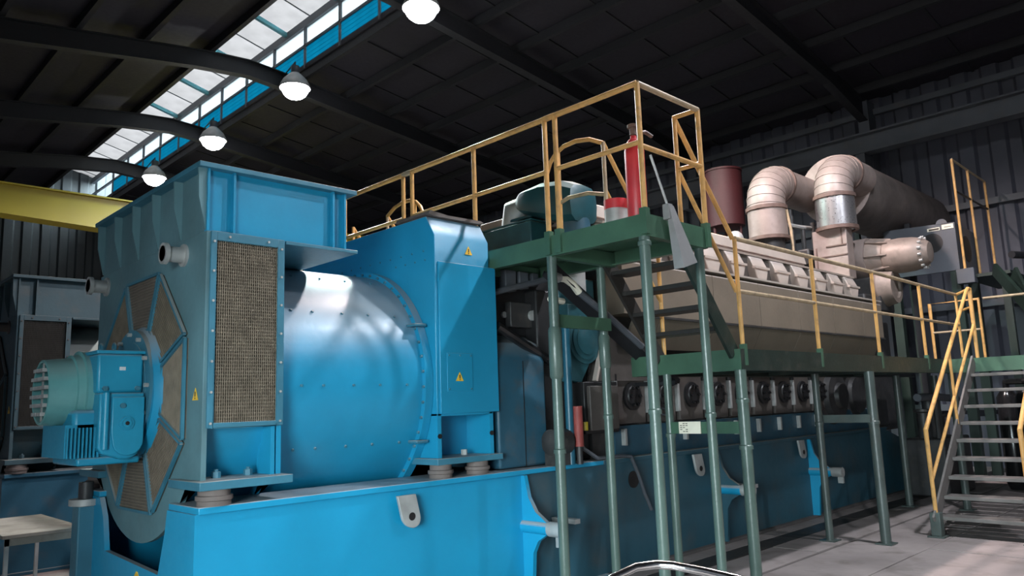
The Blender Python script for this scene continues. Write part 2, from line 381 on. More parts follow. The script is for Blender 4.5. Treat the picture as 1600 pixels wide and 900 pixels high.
# ------------------------------------------------------------------ lamps
def hall_lamp(x, y, z, watts, col, label, grp):
    t = thing('high_bay_lamp', (x, y, z), label, 'lamp', grp)
    G().lathe((x, y, z), (0, 0, 1), [(0.0, 0.36), (0.06, 0.35), (0.2, 0.28), (0.34, 0.15), (0.38, 0.1), (0.38, 0.08), (0.33, 0.13), (0.19, 0.26), (0.05, 0.33), (0.0, 0.345), (0.0, 0.36)], 24, cap=False).build('reflector', WORN, t)
    CY('ballast_housing', STEEL_G, t, (x, y, z + 0.32), (x, y, z + 0.55), 0.1)
    yr = min(FR, key=lambda q: abs(q - y - 0.5))
    TB('hook', DARKIRON, t, [(x, y, z + 0.55), (x, y, 9.86), (x, yr - 0.012, 9.70)], 0.014, 6)
    G().ball((x, y, z + 0.0), 0.31, 20, (1, 1, 0.85)).build('lit_bowl', LAMP_ON, t)
    ld = D.lights.new('lamp_light', 'SPOT'); ld.energy = watts; ld.color = col; ld.shadow_soft_size = 0.16; ld.spot_size = math.radians(158); ld.spot_blend = 0.35
    lo = D.objects.new('lamp_light', ld); COL.objects.link(lo); lo.parent = t; lo.location = (0, 0, -0.45)
    return t
RL = ['hanging hall lamp under the ridge, outside the frame behind the camera', 'hanging hall lamp under the ridge, outside the frame above the aisle', 'hanging pinkish hall lamp straight above the exhaust side of the front engine',
      'greenish glaring lamp cut by the top edge of the picture', 'most glaring white lamp below the cyan louvres', 'small greenish lamp at the foot of the second dark rafter', 'farthest and lowest lamp, just above the blue generator hood', ]
for (y, k_, c), lb in zip(RIDGE_LAMPS, RL): hall_lamp(8.47, y - max(0.48, 0.038 * y), 9.20, LAMP_W * k_, c, lb, 'row of lamps under the ridge')

# ------------------------------------------------------------------ crane girder
t = thing('crane_girder', (8.0, 21.0, 6.5), 'long yellow overhead crane girder crossing behind the generator hood', 'crane')
G().prism([(-1.6, 7.30), (18.0, 7.30), (18.0, 6.75), (16.5, 6.5), (6.2, 6.5), (0.5, 6.70), (-1.6, 6.95)], 'y', 21.0, 21.55).build('box_beam', CRANE_Y, t)
BX('top_flange', CRANE_Y, t, -1.6, 18.0, 20.93, 21.62, 7.30, 7.34)

# ================================================================== MACHINE BED
YC = 6.05
def bed(name, label):
    t = thing(name, (8.5, YC, 0), label, 'machine bed')
    s1 = [(2.03, 0.03), (4.86, 0.03), (4.86, 1.05), (2.03, 1.05)]
    s2 = [(4.862, 0.03), (15.0, 0.03), (15.0, 0.70), (14.2, 0.82), (13.3, 1.05), (4.862, 1.05)]
    for ya_, yb_ in ((4.88, 4.94), (7.12, 7.18)):
        G().prism(s1, 'y', ya_, yb_).build('side_web', BLUE_BED, t)
        tag(G().prism(s2, 'y', ya_, yb_).build('side_web', BED_SHADED, t), 'duller section of the bed side with deck shade in its colour')
    for (a, b) in ((4.845, 5.33), (6.76, 7.22)):
        BX('top_flange', BLUE_BED, t, 2.0, 5.95, a, b, 1.045, 1.09, 0.006); BX('top_flange', BED_SHADED, t, 5.955, 13.3, a, b, 1.045, 1.09, 0.006)
    for (a, b) in ((4.82, 5.3), (6.76, 7.22)):
        BX('bottom_flange', BLUE_BED, t, 2.03, 5.95, a, b, 0.0, 0.03); BX('bottom_flange', CONC_SUB, t, 5.955, 15.0, a, b, 0.0, 0.03)
    cut = [(4.88, 0.0), (7.18, 0.0), (7.18, 1.045), (6.72, 1.045), (6.62, 0.9), (6.55, 0.66), (5.46, 0.62), (5.36, 0.9), (5.33, 1.045), (4.88, 1.045)]
    G().prism(cut, 'x', 1.992, 2.03).build('end_plate', BLUE_BED, t)
    BX('floor_plate', BLUE_DK, t, 2.08, 14.9, 4.94, 7.12, 0.03, 0.06)
    for x in (4.2, 7.0, 10.0, 13.0): BX('cross_plate', BLUE_DK, t, x, x + 0.04, 4.94, 7.12, 0.06, 1.04)
    # lifting lugs on the near side
    for x, z in ((3.55, 0.93), (7.55, 0.96), (10.1, 0.97)):
        o = [(-0.085, 0.10), (0.085, 0.10), (0.085, -0.06)] + [(0.085 * math.cos(math.radians(a)), -0.06 + 0.085 * math.sin(math.radians(a))) for a in range(-15, -180, -15)] + [(-0.085, -0.06)]
        g = G(); outer = [(x + u + 0.25 * (0.1 - w_), z + w_ - 0.02) for u, w_ in o]
        g.prism(outer, 'y', 4.80, 4.828)
        lug = g.build('lifting_lug', WORN, t, 0.004); tag(lug, 'bare grey lifting lug')
        CY('lug_hole', BLACK, lug, (x + 0.045, 4.797, z - 0.08), (x + 0.045, 4.80, z - 0.08), 0.03, None, 14)
    # gussets with a cross boss
    for x, rr in ((4.86, 1), (8.05, 1), (10.45, 1.15)):
        a = [(4.88, 1.04), (4.84, 1.04), (4.80, 0.86), (4.72, 0.74), (4.60, 0.665), (4.60, 0.56), (4.70, 0.50), (4.76, 0.40), (4.79, 0.03), (4.88, 0.03)]
        gs = G().prism(a, 'x', x - 0.02, x + 0.02).build('gusset', BED_SHADED if 7 < x < 9 else BLUE_BED, t)
        CY('boss', BLUE_BED, gs, (x, 4.88, 0.61), (x, 4.57, 0.61), 0.055)
        CY('boss_tip', WORN, gs, (x, 4.57, 0.61), (x, 4.43, 0.61), 0.062)
        BX('boss_tab', WORN, gs, x - 0.015, x + 0.02, 4.43, 4.50, 0.47, 0.60)
        BX('rod', WORN, gs, x + 0.35, x + 0.42, 4.60, 4.88, 0.60, 0.64)
    hh = G().lathe((6.45, 4.885, 0.86), (0, -1, 0), [(0, 0.085), (0.012, 0.085), (0.012, 0.0)], 20).build('hand_hole', BLACK, t)
    # painted mark on the end plate: pointed yellow loop
    pts = [(5.82 + 0.10 * math.cos(math.radians(a)), 0.40 + 0.14 * math.sin(math.radians(a))) for a in range(-200, 21, 20)]
    g = G()
    loop = [(5.70, 0.34), (5.72, 0.46), (5.78, 0.53), (5.84, 0.585), (5.90, 0.53), (5.97, 0.48), (6.00, 0.36)]
    for a, b in zip(loop[:-1], loop[1:]): g.beam((1.99, *a), (1.99, *b), 0.028, 0.004, (1, 0, 0))
    mk = g.build('painted_loop_mark', WARN, t)
    return t
bed1 = bed('machine_bed', 'long bright blue welded steel bed under the front generator and engine')
# jack post on the far corner of the bed end
t = thing('jack_post', (1.98, 6.95, 0), 'blue post with bare metal jack collar left of the fan end', 'jack')
BX('post', BLUE_DUSTY, t, 1.88, 2.02, 6.85, 7.02, 0.0, 0.98, 0.01)
CY('collar', WORN, t, (1.95, 6.93, 0.98), (1.95, 6.93, 1.03), 0.12)
CY('screw', DARKIRON, t, (1.95, 6.93, 1.03), (1.95, 6.93, 1.16), 0.055)

# ================================================================== GENERATOR
def warn(t, o, du, dv, s=0.05):
    """warning triangle: o centre, du sideways, dv up"""
    o = Vector(o); du = Vector(du); dv = Vector(dv); n = du.cross(dv).normalized()
    def poly(pts, h0, h1):
        k_ = len(pts); v = [o + du * a + dv * b + n * h0 for a, b in pts] + [o + du * a + dv * b + n * h1 for a, b in pts]
        return G().add(v, [tuple(range(k_ - 1, -1, -1)), tuple(range(k_, 2 * k_))] + [(i, (i + 1) % k_, (i + 1) % k_ + k_, i + k_) for i in range(k_)])
    tr = poly([(-s, -s * 0.8), (s, -s * 0.8), (0, s)], 0.0, 0.003).build('warning_triangle', WARN, t)
    b1 = poly([(-s * .12, -s * .3), (s * .12, -s * .3), (s * .16, s * .42), (-s * .16, s * .42)], 0.003, 0.0045)
    p2 = poly([(-s * .13, -s * .62), (s * .13, -s * .62), (s * .13, -s * .42), (-s * .13, -s * .42)], 0.003, 0.0045)
    b1.add(p2.v, p2.f).build('warning_mark', INK, tr)
    return tr
def generator(label, motor=True):
    t = thing('generator', (3.3, YC, 1.09), label, 'generator')
    # end housing: two outline plates and the round casing between them
    cz = 1.86
    ol = [(4.95, 2.87), (4.95, 1.24), (5.16, 1.24)]
    a0 = math.degrees(math.atan2(1.24 - cz, 5.16 - YC)); 
    ol += [(YC + 1.10 * math.cos(math.radians(a)), cz + 1.10 * math.sin(math.radians(a))) for a in [214 + i * (326 - 214) / 20 for i in range(21)]]
    ol += [(6.94, 1.24), (7.15, 1.24), (7.15, 2.87)]
    G().prism(ol, 'x', 2.05, 2.085).build('end_plate', BLUE_END, t, 0.004)
    G().prism(ol, 'x', 2.565, 2.60).build('back_plate', BLUE, t, 0.004)
    G().cyl((2.085, YC, cz), (2.565, YC, cz), 1.04, None, 48).build('round_casing', BLUE, t)
    BX('upper_casing', BLUE, t, 2.085, 2.565, 5.03, 7.07, 1.95, 2.87)
    # radiator panels both sides
    for sd in (0, 1):
        yf = 4.945 if sd == 0 else 7.155; s_ = 1 if sd == 0 else -1
        fr = G()
        for (xa, xb, za, zb) in ((2.075, 2.115, 1.57, 2.87), (2.555, 2.605, 1.57, 2.87), (2.115, 2.555, 2.81, 2.87), (2.115, 2.555, 1.57, 1.605)):
            fr.box(xa, xb, yf - 0.012 * s_, yf + 0.05 * s_, za, zb)
        pf = fr.build('panel_frame', BLUE_DUSTY, t, 0.003)
        BX('filter_core', MESHM, pf, 2.10, 2.57, yf + 0.02 * s_, yf + 0.08 * s_, 1.59, 2.84)
        g = G()
        for i in range(30):
            x = 2.118 + i * 0.0150; g.box(x, x + 0.0035, yf + 0.004 * s_, yf + 0.02 * s_, 1.605, 2.81)
        for i in range(52):
            z = 1.612 + i * 0.0232; g.box(2.115, 2.555, yf + 0.008 * s_, yf + 0.02 * s_, z, z + 0.0045)
        tag(g.build('grille', MESHW, pf), kind='stuff')
        bl = [(2.095, yf - 0.012 * s_, 1.6 + i * 0.2) for i in range(7)] + [(2.58, yf - 0.012 * s_, 1.6 + i * 0.2) for i in range(7)] + [(2.2, yf - .012 * s_, 2.84), (2.48, yf - .012 * s_, 2.84)]
        tag(bolts(bl, (0, -s_, 0), 0.009, 0.01).build('panel_screws', WORN, pf), kind='stuff')
        BX('foot_plate', WORN if False else BLUE_DUSTY, t, 1.99, 2.62, yf - 0.13 * s_, yf + 0.38 * s_, 1.19, 1.245, 0.004)
        pd = G().lathe((2.13, yf - 0.02 * s_, 1.09), (0, 0, 1), [(0, 0.105), (0.03, 0.105), (0.035, 0.115), (0.06, 0.115), (0.065, 0.1), (0.1, 0.1)], 24).build('mount_pad', RUBBER, t)
        for x in (2.2, 2.42): G().cyl((x, yf + 0.12 * s_, 1.245), (x, yf + 0.12 * s_, 1.285), 0.03, None, 6).cyl((x, yf + .12 * s_, 1.283), (x, yf + .12 * s_, 1.30), 0.015, None, 8).build('foot_bolt', BLUE_DUSTY, t)
        BX('foot_stiffener', BLUE, t, 2.52, 2.55, yf, yf + 0.2 * s_, 1.245, 1.57)
    # hood box on top
    hx0, hx1, hy0, hy1, hz0, hz1 = 2.06, 3.12, 4.985, 7.08, 2.87, 3.30
    hd = BX('hood', BLUE, t, hx0, hx1, hy0, hy1, hz0, hz1)
    BX('hood_top_plate', BLUE_DUSTY, hd, 1.98, 3.20, 4.92, 7.14, 3.30, 3.335, 0.003)
    BX('hood_bottom_flange', BLUE_DUSTY, hd, 2.62, 3.22, 4.945, 7.12, 2.845, 2.87, 0.003)
    for x in (2.055, 2.235, 3.01, 3.11): BX('side_rib', BLUE, hd, x - 0.008, x + 0.008, 4.945, 4.985, 2.87, 3.30)
    BX('hood_end_sheet', BLUE_END, hd, 2.05, 2.06, 4.985, 7.08, 2.87, 3.30)
    rb = None
    for i in range(6):
        y = 4.96 + i * 0.423
        if rb is None: rb = G().prism([(1.99, 3.30), (2.06, 3.30), (2.06, 2.88), (2.045, 2.88), (1.995, 3.1)], 'y', y, y + 0.018).build('end_rib', BLUE_END, hd); yb = y
        else: piece(rb, 'end_rib', hd, (0, y - yb, 0))
    # lifting trunnions on the end plate
    for y in (5.32, 6.97):
        g = G().cyl((2.05, y, 2.76), (1.90, y, 2.76), 0.055).cyl((1.93, y, 2.76), (1.90, y, 2.76), 0.075).cyl((2.05, y, 2.76), (2.035, y, 2.76), 0.08)
        tag(g.build('trunnion', WORN, t), 'bare grey lifting trunnion')
    # rosette of mesh filter panels round the shaft end
    c = Vector((0, YC, 1.84)); 
    def pt(r, k_): a = math.radians(22.5 + 45 * k_); return (YC + r * math.sin(a), 1.84 + r * math.cos(a))
    RO, RI = 0.935, 0.47
    for k_ in range(8):
        A, B = pt(RO, k_), pt(RO, k_ + 1); C_, Dd = pt(RI, k_ + 1), pt(RI, k_)
        m = ((A[0] + B[0] + C_[0] + Dd[0]) / 4, (A[1] + B[1] + C_[1] + Dd[1]) / 4)
        sh = lambda p, f=0.93: (m[0] + (p[0] - m[0]) * f, m[1] + (p[1] - m[1]) * f)
        q = [sh(A), sh(B), sh(C_), sh(Dd)]
        mp = G().prism(q, 'x', 2.03, 2.05).build('mesh_panel', MESHM, t)
        g = G()
        for i in range(4): g.beam((2.024, *q[i]), (2.024, *q[(i + 1) % 4]), 0.02, 0.022, (1, 0, 0))
        g.build('panel_rim', BLUE_DUSTY, mp)
        g = G()
        for i in range(1, 18):
            f = i / 18; a = Vector(q[0]).lerp(Vector(q[3]), f); b = Vector(q[1]).lerp(Vector(q[2]), f); g.beam((2.027, *a), (2.027, *b), 0.005, 0.006, (1, 0, 0))
        tag(g.build('panel_wires', MESHW, mp), kind='stuff')
    G().lathe((2.05, YC, 1.84), (-1, 0, 0), [(0, 0.5), (0.03, 0.48), (0.07, 0.44), (0.07, 0.0)], 40).build('shaft_cover', BLUE, t)
    warn(t, (2.049, 5.06, 1.79), (0, -1, 0), (0, 0, 1), 0.045)
    # stator drum
    dr = G().cyl((2.60, YC, cz), (3.98, YC, cz), 1.01, None, 72).build('stator_drum', BLUE, t)
    rg = G().ring((3.90, YC, cz), (1, 0, 0), 1.0, 1.055, 0.075, 72).build('drum_flange', BLUE, t)
    pts = []
    for a in range(0, 360, 7): pts.append((3.90, YC + 1.03 * math.cos(math.radians(a)), cz + 1.03 * math.sin(math.radians(a))))
    tag(bolts(pts, (-1, 0, 0), 0.014, 0.015).build('flange_bolts', BLUE_DUSTY, rg), kind='stuff')
    g = G()
    for ang in (147, 181, 208, 236, 120):
        for x in (2.80, 2.98, 3.24, 3.48, 3.74):
            a = math.radians(ang); p = Vector((x, YC + 1.005 * math.cos(a), cz + 1.005 * math.sin(a))); dd = Vector((0, math.cos(a), math.sin(a)))
            g.cyl(p, p + dd * 0.016, 0.011, None, 6)
    tag(g.build('plug_bolts', BLUE_DUSTY, dr), kind='stuff')
    for ang in (153, 207):
        a = math.radians(ang); p = Vector((3.93, YC + 1.05 * math.cos(a), cz + 1.05 * math.sin(a)))
        er = G().box(p.x - 0.10, p.x + 0.02, p.y - 0.08, p.y + 0.05, p.z - 0.012, p.z + 0.012).build('flange_ear', BLUE_DUSTY, rg, 0.008)
        CY('ear_hole', BLACK, er, (p.x - 0.04, p.y - 0.03, p.z + 0.0125), (p.x - 0.04, p.y - 0.03, p.z + 0.014), 0.025, None, 12)
    # tall terminal housing
    x0, x1 = 3.98, 4.60
    prof = [(4.955, 1.26), (4.955, 3.10), (5.06, 3.28), (7.04, 3.28), (7.145, 3.10), (7.145, 1.26)]
    hz = G().prism([(4.955, 1.58), (4.955, 3.10), (5.06, 3.28), (7.04, 3.28), (7.145, 3.10), (7.145, 1.58)], 'x', x0, x1).build('terminal_housing', BLUE, t, 0.006)
    for yf, s_ in ((4.945, 1), (7.155, -1)):
        BX('side_cover', BLUE, t, x0 + 0.03, 4.665, yf - 0.005 * s_, yf + 0.3 * s_, 1.60, 2.875, 0.005)
        BX('foot_side', BLUE, t, x0, x0 + 0.04, yf + 0.01 * s_, yf + 0.5 * s_, 1.245, 1.60)
        BX('foot_side', BLUE, t, 4.56, 4.60, yf + 0.01 * s_, yf + 0.5 * s_, 1.245, 1.60)
        BX('foot_back', BLUE, t, x0 + 0.04, 4.56, yf + 0.32 * s_, yf + 0.36 * s_, 1.245, 1.60)
        BX('foot_plate', BLUE_DUSTY, t, 3.92, 4.64, yf - 0.06 * s_, yf + 0.45 * s_, 1.195, 1.245, 0.004)
        for x in (4.02, 4.42):
            G().lathe((x, yf + 0.03 * s_, 1.09), (0, 0, 1), [(0, 0.095), (0.03, 0.095), (0.035, 0.105), (0.06, 0.105), (0.065, 0.09), (0.105, 0.09)], 24).build('mount_pad', RUBBER, t)
        CY('foot_bolt', WORN, t, (4.38, yf + 0.15 * s_, 1.245), (4.38, yf + 0.15 * s_, 1.29), 0.028, None, 6)
        ip = BX('inspection_plate', BLUE, t, 4.08, 4.36, yf - 0.011 * s_, yf - 0.004 * s_, 1.78, 2.10, 0.002)
        if s_ == 1:
            warn(ip, (4.21, 4.933, 1.90), (1, 0, 0), (0, 0, 1), 0.042)
            warn(hz, (4.36, 4.951, 3.0), (1, 0, 0), (0, 0, 1), 0.042)
            tag(bolts([(4.1, 4.934, 1.80), (4.34, 4.934, 1.80), (4.1, 4.934, 2.08), (4.34, 4.934, 2.08), (4.22, 4.934, 2.08)], (0, -1, 0), 0.008, 0.006).build('plate_screws', BLUE_DUSTY, ip), kind='stuff')
            tag(bolts([(3.985, 5.1 + i * 0.16, 2.98) for i in range(9)] + [(3.985, 5.08 + i * .14, 2.9) for i in range(4)], (-1, 0, 0), 0.010, 0.01).build('housing_screws', BLUE_DUSTY, hz), kind='stuff')
        for x in (3.999, 4.575): CY('sight_hole', BLACK, t, (x, yf + 0.0 * s_, 1.42), (x, yf + 0.004 * s_ * 3, 1.42), 0.02, None, 12)
    g = G().prism([(4.03, 3.285), (4.55, 3.285), (4.62, 3.30), (4.58, 3.315), (4.2, 3.31), (4.0, 3.33), (3.98, 3.30)], 'y', 5.02, 5.5)
    tag(g.build('lid_gasket', RUBBER, hz), 'torn grey-brown gasket sheet on the housing lid')
    if not motor: return t
    # turning gear motor on the shaft cover
    mcy, mcz = 6.1, 1.85
    mt = G().ring((1.96, YC, 1.88), (1, 0, 0), 0.2, 0.42, 0.05, 40).cyl((1.955, YC, 1.88), (2.0, YC, 1.88), 0.33, None, 32).build('gear_flange', BLUE_DUSTY, t)
    tag(bolts([(1.96, YC + 0.385 * math.cos(math.radians(a)), 1.88 + 0.385 * math.sin(math.radians(a))) for a in range(0, 360, 30)], (-1, 0, 0), 0.016, 0.03).build('flange_bolts', WORN, mt), kind='stuff')
    gb = BX('gearbox_upper', BLUE_PUMP, t, 1.65, 1.95, 5.74, 6.40, 1.83, 2.10, 0.018)
    BX('gearbox_lid', BLUE_PUMP, gb, 1.64, 1.96, 5.73, 6.41, 2.10, 2.125, 0.006)
    BX('nameplate', PLATE, gb, 1.79, 1.83, 5.736, 5.74, 1.985, 2.01)
    tag(bolts([(1.70, 5.74, 1.86), (1.91, 5.74, 1.86)], (0, -1, 0), 0.018, 0.02).build('lid_bolts', BLUE_DUSTY, gb), kind='stuff')
    gl = G().prism([(1.66, 1.83), (1.95, 1.83), (1.95, 1.62)] + arc((1.835, 1.49), 0.115, 0, -120, 8) + [(1.69, 1.42), (1.66, 1.46)], 'y', 5.70, 6.30).build('gearbox_lower', BLUE_PUMP, t, 0.012)
    G().prism([(1.735, 1.80), (1.945, 1.80), (1.945, 1.50)] + arc((1.845, 1.50), 0.10, 0, -180, 10) + [(1.735, 1.56)], 'y', 5.675, 5.70).build('cover_plate', BLUE_PUMP, gl, 0.006)
    G().lathe((1.83, 5.70, 1.62), (0, -1, 0), [(0, 0.05), (0.035, 0.048), (0.035, 0.03), (0.045, 0.03), (0.045, 0.0)], 20).build('boss', BLUE_PUMP, gl)
    CY('boss_hole', BLACK, gl, (1.83, 5.655, 1.62), (1.83, 5.653, 1.62), 0.014, None, 12)
    CY('plug', BLUE_DUSTY, gl, (1.80, 5.70, 1.74), (1.80, 5.66, 1.74), 0.018, None, 10)
    CY('tie_rod', BLUE_PUMP, gl, (1.70, 5.69, 1.45), (1.70, 5.69, 1.83), 0.022, None, 12)
    em = BX('motor_body', BLUE_PUMP, t, 1.53, 1.95, 5.80, 6.35, 1.385, 1.72, 0.03)
    BX('motor_base', BLUE_PUMP, em, 1.56, 1.96, 5.78, 6.37, 1.345, 1.40, 0.015)
    fin = None
    for i in range(9):
        x = 1.49 + i * 0.0235
        if fin is None: fin = BX('cooling_fin', BLUE_PUMP, em, x, x + 0.009, 5.765, 5.82, 1.40, 1.60); fx = x
        else: piece(fin, 'cooling_fin', em, (x - fx, 0, 0)).scale = (1, 1, 1)
    BX('fin_backing', BLUE_PUMP, em, 1.485, 1.70, 5.80, 6.35, 1.40, 1.62)
    G().lathe((1.67, mcy, mcz), (-1, 0, 0), [(0, 0.285), (0.05, 0.29), (0.055, 0.265), (0.10, 0.26), (0.105, 0.24), (0.27, 0.225), (0.275, 0.215), (0.27, 0.205), (0.12, 0.205), (0.12, 0.0)], 40).build('fan_cowl', TEAL, t)
    gr = G()
    for j in range(6):
        z = mcz - 0.15 + j * 0.06; hw = math.sqrt(max(0.0, 0.195 ** 2 - (z - mcz) ** 2))
        for i in range(4): gr.box(1.375, 1.41, mcy - hw + i * hw * 2 / 4 + 0.006, mcy - hw + (i + 1) * hw * 2 / 4 - 0.006, z - 0.012, z + 0.012)
        gr.box(1.405, 1.415, mcy - hw, mcy + hw, z - 0.006, z + 0.006)
    gr.box(1.405, 1.415, mcy - 0.01, mcy + 0.01, mcz - 0.2, mcz + 0.2)
    gr.build('fan_grille', WORN, t)
    for x, y in ((1.80, 6.2), (1.86, 6.1)):
        e = [(x, y + 0.028 * math.sin(2 * PI * i / 12), 2.175 + 0.03 * math.cos(2 * PI * i / 12)) for i in range(13)]
        g = G().tube(e, 0.009, 6).cyl((x, y, 2.12), (x, y, 2.15), 0.014, None, 8); g.build('eye_bolt', BLUE_DUSTY, gb)
    return t
gen1 = generator('bright blue front generator with round drum, hood box and gear motor')
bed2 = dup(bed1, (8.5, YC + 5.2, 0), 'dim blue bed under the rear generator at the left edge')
def repaint(o, swap):
    for c in [o] + list(o.children_recursive):
        if c.type == 'MESH' and c.data.materials and c.data.materials[0] in swap:
            m = swap[c.data.materials[0]]; c.data = c.data.copy(); c.data.materials.clear(); c.data.materials.append(m)
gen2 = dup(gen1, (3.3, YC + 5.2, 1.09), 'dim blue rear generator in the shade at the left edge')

repaint(gen2, {BLUE: BLUE_DIM, BLUE_END: BLUE_DIM, BLUE_DUSTY: BLUE_DIM, BLUE_PUMP: BLUE_DIM, TEAL: BLUE_DIM, MESHM: MESH_DIM, MESHW: MESH_DIM, WORN: CRANKG})  # darkened copies of the front paints make the rear generator read as shaded
repaint(bed2, {BLUE_BED: BED_DIM})  # rear bed dimmed by colour as well
# ================================================================== ENGINE
E0, E1 = 4.75, 13.15
t = eng = thing('engine', (9.0, YC, 1.09), 'long V engine with beige casing panels behind the yellow walkway rail', 'engine')
BX('crankcase', DARKIRON, t, 6.0, 13.1, 5.02, 7.08, 1.09, 2.3)
G().prism([(5.05, 2.3), (7.05, 2.3), (7.3, 3.1), (6.7, 3.5), (5.4, 3.5), (4.8, 3.1)], 'x', 6.25, 13.0).build('cylinder_block', DARKIRON, t)
# flywheel housing beside the generator
fh = G().prism([(4.97, 1.1), (4.97, 2.05), (5.06, 2.22), (5.25, 2.32), (6.85, 2.32), (7.1, 2.1), (7.1, 1.1)], 'x', 4.68, 5.30).build('flywheel_cover', BLUE_DK, t, 0.02)
BX('cover_seam', BLACK, fh, 5.0, 5.006, 4.965, 4.975, 1.1, 2.05)
BX('front_gear_case', BLACK, t, 5.30, 6.05, 5.05, 7.05, 1.09, 2.75, 0.02)
# round stepped cover on the gear case
rc = G().prism([(5.62, 1.86), (5.78, 1.84), (6.1, 2.3), (6.16, 2.60), (5.62, 2.62)], 'y', 4.93, 5.06).build('gear_cover', BLUE_HOOD, t, 0.01)
G().lathe((5.84, 4.93, 2.27), (0, -1, 0), [(0, 0.24), (0.02, 0.24), (0.025, 0.20), (0.035, 0.2), (0.04, 0.15), (0.05, 0.15), (0.055, 0.10), (0.06, 0.09), (0.065, 0.0)], 32).build('stepped_disc', BLUE_HOOD, rc)
# sloping end of the block; dark paint stands in for its shade
G().prism([(5.98, 1.86), (6.22, 2.56), (6.9, 2.56), (6.9, 1.86)], 'y', 4.90, 5.04).build('block_side_plate', CRANKG, t)
G().beam((5.94, 4.895, 1.86), (6.20, 4.895, 2.56), 0.03, 0.05, (0, 1, 0)).build('plate_edge', BEIGE_L, t)
BX('control_box', CRANKG, t, 5.74, 6.18, 4.80, 5.02, 1.38, 1.81, 0.01)
BX('control_box_frame', BLACK, t, 5.70, 6.22, 4.84, 5.03, 1.35, 1.85, 0.01)
# crankcase doors with black round covers
dp = 0.565; dx0 = 6.28
proto_d = None
for i in range(9):
    xa = dx0 + i * dp
    d = BX('crankcase_door', STEEL_G, t, xa + 0.04, xa + dp - 0.04, 4.93, 5.03, 1.42, 1.93, 0.012)
    d.data.materials.clear(); d.data.materials.append(CRANKG)
    xc = xa + dp / 2
    G().lathe((xc, 4.93, 1.70), (0, -1, 0), [(0, 0.145), (0.03, 0.145), (0.035, 0.11), (0.05, 0.10), (0.05, 0)], 20).build('round_cover', BLACK, d)
    g = G()
    for a in range(0, 360, 60): g.ball((xc + 0.075 * math.cos(math.radians(a)), 4.865, 1.70 + 0.10 * math.sin(math.radians(a))), 0.022, 8)
    tag(g.build('cover_nuts', BLACK_GL, d), kind='stuff')
    BX('post', WORN, t, xa - 0.02, xa + 0.02, 4.90, 5.03, 1.52, 1.86, 0.004)
    CY('post_cap', BLACK, t, (xa, 4.93, 1.86), (xa, 4.93, 1.93), 0.035, None, 10)
    BX('tie_bolt', WORN, t, xa + 0.13, xa + 0.17, 4.92, 5.03, 1.20, 1.37, 0.004)
BX('fuel_rail', STEEL_G, t, 8.3, 10.2, 4.86, 4.95, 1.955, 1.99, 0.006)
BX('fuel_rail_joint', CLAD_D, t, 9.3, 10.25, 4.84, 4.95, 1.94, 2.0, 0.01)
BX('lower_gallery', BLUE_DK, t, 6.3, 13.0, 4.97, 5.05, 1.09, 1.40)
# pump at the free end
g = G().lathe((11.55, 5.1, 1.62), (0, -1, 0), [(0, 0.42), (0.15, 0.42), (0.17, 0.36), (0.25, 0.34), (0.27, 0.2), (0.33, 0.18), (0.33, 0)], 28)
g.build('water_pump', DARKIRON, t); G().lathe((12.45, 5.1, 1.62), (0, -1, 0), [(0, 0.36), (0.12, 0.36), (0.14, 0.3), (0.2, 0.28), (0.2, 0)], 28).build('oil_pump', DARKIRON, t)
